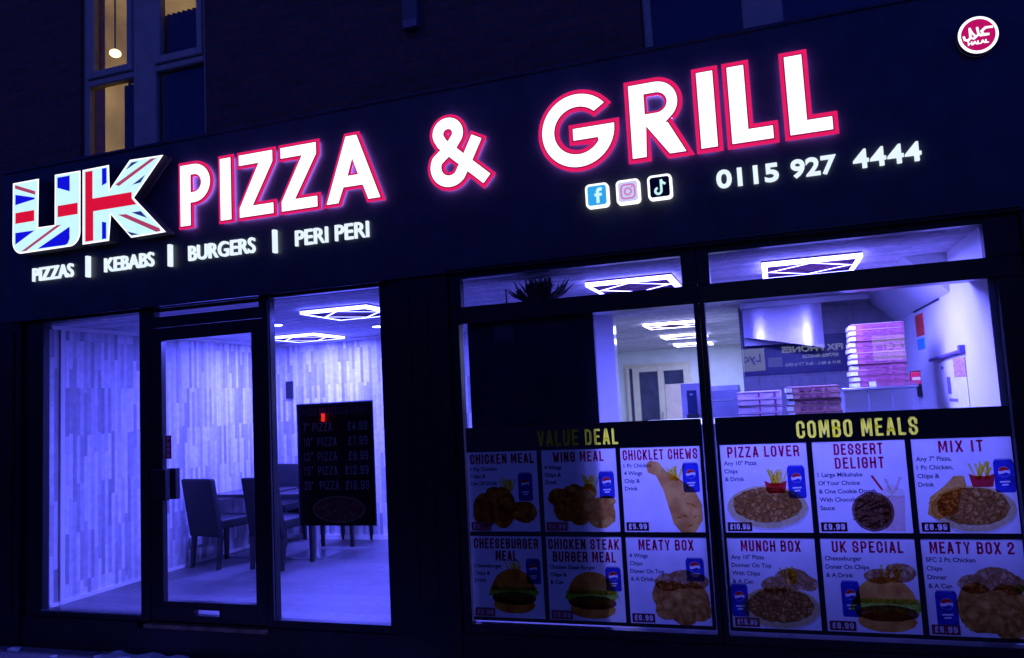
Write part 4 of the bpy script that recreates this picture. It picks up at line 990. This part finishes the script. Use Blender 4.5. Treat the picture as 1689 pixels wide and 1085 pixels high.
    def blob(s, m, u, v, r, q=1, n=22): s.ell(m, u, v, r, r * q, .1, n, s.r.uniform(-.6, .6))
    def lump(s, m, u, v, blobs, n=72):
        pts = []
        for k in range(n):
            a = 2 * pi * k / n; d = (cos(a), sin(a)); best = .02
            for (bu, bv, r, q) in blobs:
                ou, ov = (u - bu) / r, (v - bv) / (r * q); du, dv = d[0] / r, d[1] / (r * q)
                A_, B_, C_ = du * du + dv * dv, 2 * (ou * du + ov * dv), ou * ou + ov * ov - 1; D = B_ * B_ - 4 * A_ * C_
                if D > 0: best = max(best, (-B_ + D ** .5) / (2 * A_))
            best *= 1 + s.r.uniform(-.025, .025); pts.append((u + d[0] * best, v + d[1] * best))
        s.pol(m, pts)
    def drum(s, u, v, k, mir=1):
        pts = [(-.36, .44), (-.30, .48), (-.2, .46), (-.12, .36), (.06, .25), (.22, .14), (.3, -.04), (.3, -.22), (.2, -.36), (.04, -.38), (-.06, -.26), (-.1, -.1), (-.16, .12), (-.24, .3), (-.34, .34)]
        s.pol(DRUM, [(u + mir * a * k, v + c * k) for a, c in pts])
        s.strips([CHK2, DRUM], u + mir * .12 * k, v - .1 * k, .13 * k, .22 * k, 7, .05)
    def burger(s, u, v, k):
        s.ell(BUN, u, v - .25 * k, .36 * k, .13 * k, .02); s.ell(PAT, u, v - .15 * k, .39 * k, .10 * k, .04)
        s.pol(CHEESE, [(u - .36 * k, v - .10 * k), (u + .1 * k, v - .2 * k), (u + .37 * k, v - .09 * k)])
        pts = []
        for i in range(25): a = i / 24; pts.append((u + (-.44 + .88 * a) * k, v - .07 * k + s.r.uniform(-.07, .01) * k))
        s.pol(LETT, pts + [(u + .4 * k, v + .03 * k), (u - .4 * k, v + .03 * k)])
        s.b.mat(BUN).poly([s.P(a, c) for a, c in arc(u, v - .03 * k, .38 * k, .33 * k, 0, 180, 24)] , s.yy())
        for i in range(26):
            a = s.r.uniform(.2, .8) * pi; q = s.r.uniform(.3, .92); s.ell(CREAM, u + .36 * k * q * cos(a), v - .02 * k + .3 * k * q * sin(a), .008, .006, 0, 6)
    def done(s): s.b.build('food_picture', None, s.o)

def poster(name, x0, x1, z0, z1, head, label, hx, hw, cx, cards):
    t = thing(name, label, 'poster', ((x0 + x1) / 2, -.012, z0), 'meal posters on the glass')
    rec = []; b = MB().mat(YEL); poster_text(b, head, hx, 1.244, .098, hw, -.0142, .165, rec=rec); b.build('heading', None, t)
    b = MB().mat(BLK); xs = [x0] + [q for c_ in cx for q in (c_, c_ + .468)] + [x1]
    cut_sheet(b, x0, x1, 1.22, z1, rec, -.012)
    for (za, zb) in ((z0, .198), (.694, .724)): b.add([(x0, -.012, za), (x1, -.012, za), (x1, -.012, zb), (x0, -.012, zb)], [(0, 1, 2, 3)])
    for (za, zb) in ((.198, .694), (.724, 1.22)):
        for k in range(0, 8, 2): b.add([(xs[k], -.012, za), (xs[k + 1], -.012, za), (xs[k + 1], -.012, zb), (xs[k], -.012, zb)], [(0, 1, 2, 3)])
    b.build('backing', None, t)
    out = []
    for i, (title, desc, price) in enumerate(cards):
        c, r = i % 3, i // 3
        out.append(Card(t, cx[c], .724 if r == 0 else .198, .468, .496, -.0145, title, desc, price, 11 + i + len(head)))
    return out
A = poster('value_poster', 2.632, 4.116, .176, 1.377, 'VALUE DEAL', 'left poster of six meals headed VALUE DEAL in yellow', 3.112, .51, (2.634, 3.132, 3.628), [
 (['CHICKEN MEAL'], ['3 Pcs Chicken', 'Chips &', 'Can Of Drink'], '£5.99'), (['WING MEAL'], ['4 Wings', 'Chips &', 'Drink'], '£4.99'), (['CHICKLET CHEWS'], ['1 Pc Chicken', '4 Wings', 'Chip &', 'Drink'], '£5.99'),
 (['CHEESEBURGER', 'MEAL'], ['Cheeseburger', 'Chips &', 'Drink'], '£5.99'), (['CHICKEN STEAK', 'BURGER MEAL'], ['Chicken Steak Burger', 'Chips &', '& Can'], '£5.99'), (['MEATY BOX'], ['4 Wings', 'Chips', 'Doner On Top', '& A Drink'], '£6.99')])
c = A[0]; c.can(.82, .38, .2, .34); c.chips(.56, .5, 12, False)
c.lump(FRIED, .5, .3, [(.22, .26, .17, 1.3), (.48, .3, .19, 1.35), (.8, .24, .17, .8), (.36, .42, .12, 1.2)]); c.done()
c = A[1]; c.can(.86, .4, .2, .32); c.chips(.62, .5, 14, False)
c.lump(FRIED, .52, .32, [(.2, .42, .14, .8), (.42, .44, .17, .8), (.3, .26, .17, .8), (.56, .3, .17, .9), (.76, .22, .2, .9), (.62, .48, .1, 1), (.48, .17, .13, .7), (.86, .36, .1, .8)]); c.done()
c = A[2]; c.can(.87, .46, .2, .34); c.chips(.66, .60, 12, False); c.drum(.68, .36, 1.0); c.done()
c = A[3]; c.can(.87, .42, .2, .3); c.chips(.6, .52, 10, False); c.burger(.58, .36, .8); c.done()
c = A[4]; c.can(.87, .36, .2, .28); c.burger(.58, .34, .82); c.done()
c = A[5]; c.can(.84, .5, .22, .26)
c.lump(FRIED, .64, .26, [(.42, .34, .13, 1.2), (.58, .28, .18, 1.2), (.8, .28, .19, 1.1), (.46, .16, .14, .8), (.68, .14, .18, .8), (.88, .16, .12, 1)]); c.lump(DONER, .66, .5, [(.5, .48, .17, .6), (.68, .52, .18, .6), (.86, .5, .13, .7)]); c.done()
Bc = poster('combo_poster', 4.195, 5.684, .176, 1.377, 'COMBO MEALS', 'right poster of six meals headed COMBO MEALS in yellow', 4.634, .615, (4.211, 4.709, 5.207), [
 (['PIZZA LOVER'], ['Any 10" Pizza', 'Chips', '& Drink'], '£10.99'), (['DESSERT', 'DELIGHT'], ['1 Large Milkshake', 'Of Your Choice', '& One Cookie Dough', 'With Chocolate', 'Sauce'], '£9.99'), (['MIX IT'], ['Any 7" Pizza,', '1 Pc Chicken,', 'Chips &', 'Drink'], '£8.99'),
 (['MUNCH BOX'], ['Any 10" Pizza', 'Donner On Top', 'With Chips', '& A Can'], '£13.99'), (['UK SPECIAL'], ['Cheeseburger', 'Doner On Chips', '& A Drink'], '£8.99'), (['MEATY BOX 2'], ['SFC 2 Pc Chicken', 'Chips', 'Dinner', '& A Can'], '£8.99')])
c = Bc[0]; c.can(.86, .38, .2, .36); c.chips(.62, .52); c.pizza(.5, .29, .46, .24); c.done()
c = Bc[1]
c.pol(SHAKE, [(.72, .02), (.92, .02), (.95, .4), (.7, .4)])
for q in [(.76, .42, .07, .8), (.88, .42, .07, .8), (.82, .47, .06, .9)]: c.blob(CREAM, *q)
for (a, e) in (((.72, .46), (.62, .62)), ((.8, .46), (.76, .58)), ((.86, .46), (.92, .6))): c.pol(RBOX if a[0] < .75 else SHAKE, [(a[0] - .015, a[1]), (a[0] + .015, a[1]), (e[0] + .015, e[1]), (e[0] - .015, e[1])])
c.ell(DARKC, .6, .23, .225, .215, .01, 34); c.ell(COOK, .6, .23, .2, .19, .02, 34); c.strips([DARKC, COOK, CREAM], .6, .23, .17, .16, 44, .08); c.ell(CREAM, .6, .22, .07, .06, .15, 14); c.done()
c = Bc[2]; c.can(.9, .42, .2, .34); c.chips(.68, .56, 14)
c.pol(CHK2, [(.1, .2), (.14, .38), (.3, .5), (.4, .6), (.5, .6), (.52, .5), (.45, .4), (.4, .22), (.2, .14)]); c.strips([CHK, CHK2], .28, .33, .14, .14, 14, .03); c.pizza(.56, .26, .42, .24); c.done()
c = Bc[3]; c.can(.1, .12, .2, .36); c.chips(.7, .5, 16, False); c.pizza(.56, .24, .44, .23); c.lump(DONER, .68, .5, [(.52, .48, .16, .6), (.72, .55, .2, .6), (.9, .5, .1, .8)]); c.done()
c = Bc[4]; c.can(.28, .16, .2, .38); c.chips(.72, .54, 12, False); c.lump(DONER, .74, .62, [(.6, .6, .16, .5), (.82, .64, .17, .6)]); c.burger(.64, .34, .86); c.done()
c = Bc[5]; c.can(.2, .1, .22, .36)
c.lump(FRIED, .64, .26, [(.5, .3, .2, 1.3), (.8, .26, .22, 1.3), (.62, .2, .16, 1)]); c.lump(DONER, .68, .56, [(.5, .54, .17, .6), (.7, .6, .2, .6), (.86, .54, .13, .8)]); c.ell(LETT, .93, .5, .05, .05, .2, 12); c.done()

# hanging price board, just inside the glass
y_ = .0108
pb = thing('price_board', 'tall black pizza price board on the glass right of the door', 'price board', (1.65, .012, .753))
BRD = mat('price_board_black', (.008, .008, .01), .35, var=.3, scale=6)
B('board', BRD, pb, (1.354, 1.944, .012, .019, .753, 1.587))
B('edge', mat('board_edge_white', (.5, .5, .55), .5), pb, (1.348, 1.3535, .013, .019, .75, 1.59), (1.9445, 1.95, .013, .019, .75, 1.59), (1.3535, 1.9445, .013, .019, 1.5875, 1.592))
GREYT = mat('price_text_grey', (.75, .75, .78), .5, var=.15); DKRED = mat('price_head_dark', (.35, .2, .25), .5, var=.2)
b = MB().mat(DKRED); poster_text(b, 'PIZZA COLLECTION OFFER', 1.40, 1.505, .05, .5, y_, .17); b.build('heading', None, pb)
for i, (s_, p_) in enumerate([('7"', '£4.99'), ('10"', '£7.99'), ('12"', '£9.99'), ('15"', '£12.99'), ('20"', '£18.99')]):
    z = 1.395 - .101 * i + (0.004 if i > 2 else 0)
    b = MB().mat(GREYT); poster_text(b, s_, 1.40, z, .06, .045 + .028 * (len(s_) > 2), y_, .13); poster_text(b, 'PIZZA', 1.415 + .06 + .035 * (i > 0) + .01 * (i > 3), z, .06, .155, y_, .13); poster_text(b, p_, 1.905, z, .06, .15 + .03 * (len(p_) > 5), y_, .13, align='r'); b.build('price_lettering', None, pb)
b = MB(); rr = random.Random(2)
b.mat(mat('board_pizza_crust', (.75, .38, .2), .6, var=.3, scale=60)).ellipse(1.665, .862, .205, .092, y_, 40, .01, rr)
b.mat(mat('board_pizza_top', (.55, .09, .06), .6, var=.6, scale=70)).ellipse(1.665, .864, .185, .078, y_ - .0003, 40, .02, rr)
b.mat(mat('board_pizza_cheese', (.7, .42, .25), .6, var=.5, scale=80))
for k in range(34):
    a = rr.uniform(0, 2 * pi); q = rr.random() ** .5; b.ellipse(1.665 + .165 * q * cos(a), .864 + .065 * q * sin(a), rr.uniform(.006, .018), rr.uniform(.003, .007), y_ - .0005 - .0001 * (k % 4), 8, .2, rr)
b.build('pizza_picture', None, pb)
# push sticker
st = thing('push_sticker', 'small red upright sticker on the door glass above the handle', 'sticker', (.243, -.003, 1.24))
B('film', mat('sticker_red', (.75, .04, .05), .4), st, (.214, .27, -.004, -.002, 1.24, 1.413))
b = MB().mat(mat('sticker_white', (.8, .75, .75), .4))
for i, ch in enumerate('PUSH'): poster_text(b, ch, .242, 1.373 - .0415 * i, .032, .026, -.0045, .2, align='c')
b.build('lettering', None, st)

# ------------------------------------------------------------------ litter on the pavement
rl = random.Random(8)
def scrap(name, cx, cy, rx, ry, h, m, label, cat, n=9):
    b = MB(); pts = []
    for k in range(n): a = 2 * pi * k / n; j = rl.uniform(.75, 1.1); pts.append((cx + rx * j * cos(a), cy + ry * j * sin(a)))
    zt = [GZ + .004 + rl.uniform(.3, 1) * h for _ in pts]
    vs = [(p[0], p[1], GZ + .002) for p in pts] + [(p[0], p[1], z) for p, z in zip(pts, zt)] + [(cx, cy, GZ + .004 + h)]
    b.add(vs, [(k, (k + 1) % n, n + (k + 1) % n, n + k) for k in range(n)] + [(n + k, n + (k + 1) % n, 2 * n) for k in range(n)])
    return tag(b.build(name, m, None, False, (cx, cy, GZ)), label, cat)
b = MB(); nx, ny = 16, 5; vs = []
for j in range(ny + 1):
    for i in range(nx + 1):
        x = -.26 + .72 * i / nx + .03 * sin(j * 2 + i * .4); y = -.27 + .215 * j / ny + .012 * sin(i * .9)
        vs.append((x, y, GZ + .012 + .008 * sin(i * 1.1 + j) + rl.uniform(0, .006)))
b.add(vs, [(j * (nx + 1) + i, j * (nx + 1) + i + 1, (j + 1) * (nx + 1) + i + 1, (j + 1) * (nx + 1) + i) for j in range(ny) for i in range(nx)])
b.add([(v[0], v[1], v[2] - .006) for v in vs], [(j * (nx + 1) + i, (j + 1) * (nx + 1) + i, (j + 1) * (nx + 1) + i + 1, j * (nx + 1) + i + 1) for j in range(ny) for i in range(nx)])
tag(b.build('cardboard_sheet', mat('pale_card', (.8, .8, .8), .7, var=.12, bump=.1), None, False, (.1, -.16, GZ)), 'pale flattened sheet lying on the pavement below the door', 'sheet')
scrap('paper_scrap', -1.115, -.14, .06, .035, .02, paper, 'white paper scrap on the pavement at the far left corner', 'litter')
scrap('paper_scrap', -.63, -.22, .035, .025, .015, paper, 'tiny white scrap on the pavement left of the pale sheet', 'litter')
scrap('dry_leaf', -.29, .0 - .07, .06, .02, .012, leaf_m, 'dry brown leaf against the plinth by the pale sheet', 'leaf', 7)

# ------------------------------------------------------------------ shop across the street (seen reflected in the glass)
OY = -20.0
op = thing('opposite_shop', 'phone repair shop across the street, its lit sign reflected in the window', 'shop', (5.8, OY, GZ))
B('brick_wall', brick, op, (-30, 40, OY - 6, OY - .05, GZ, 8))
B('shutter', mat('grey_shutter', (.12, .12, .13), .5, .4, var=.2, scale=2, stretch=(1, 1, 40)), op, (3, 9, OY - .05, OY, GZ, 2.0))
B('fascia', mat('opposite_fascia', (.02, .02, .08), .5), op, (3.2, 8.6, OY - .04, OY + .03, 2.02, 2.95))
opw = emis('opposite_sign_light', (.62, .70, .86), 3.4); opd = mat('opposite_sign_ink', (.02, .02, .05), .5); opg = emis('opposite_panel_light', (.55, .62, .45), 3.2); opb = emis('opposite_grey_panel', (.3, .35, .6), 2)
b = MB().mat(opg).box(3.65, 4.31, OY + .031, OY + .05, 2.06, 2.74).box(7.31, 8.16, OY + .031, OY + .05, 2.15, 2.87).mat(opb).box(4.39, 4.80, OY + .031, OY + .05, 2.15, 2.44)
b.build('sign_panel', None, op)
b = MB().mat(opd); text(b, 'Lyc', 3.70, 2.33, .27, .5, OY + .053, .01, flip=True)
text(b, 'CCI', 7.62, 2.44, .24, .5, OY + .053, .01, flip=True)
b.ellipse(7.48, 2.52, .09, .08, OY + .053, 16); b.add([(7.4, OY + .0535, 2.46), (7.4, OY + .0535, 2.6), (7.56, OY + .0535, 2.6), (7.56, OY + .0535, 2.46)], [(0, 1, 2, 3)])
b.build('panel_lettering', None, op)
b = MB().mat(opw); text(b, 'FIX PHONES', 4.80, 2.55, .2, 1.72, OY + .034, .04, flip=True); text(b, '07788-064226', 5.36, 2.36, .11, 1.02, OY + .034, .04, flip=True); text(b, 'BUY & SELL - BUY TV & SELL', 4.86, 2.15, .09, 1.55, OY + .034, .03, flip=True)
b.build('sign_lettering', None, op)
b = MB().mat(emis('opposite_red_light', (1, .03, .02), 14)).box(-11.2, -11.08, OY + .0, OY + .06, 1.16, 1.44)
ol = b.build('red_sign', None, None, False, (-11.14, OY, 1.3)); tag(ol, 'small red lit sign across the street mirrored on the price board', 'sign')
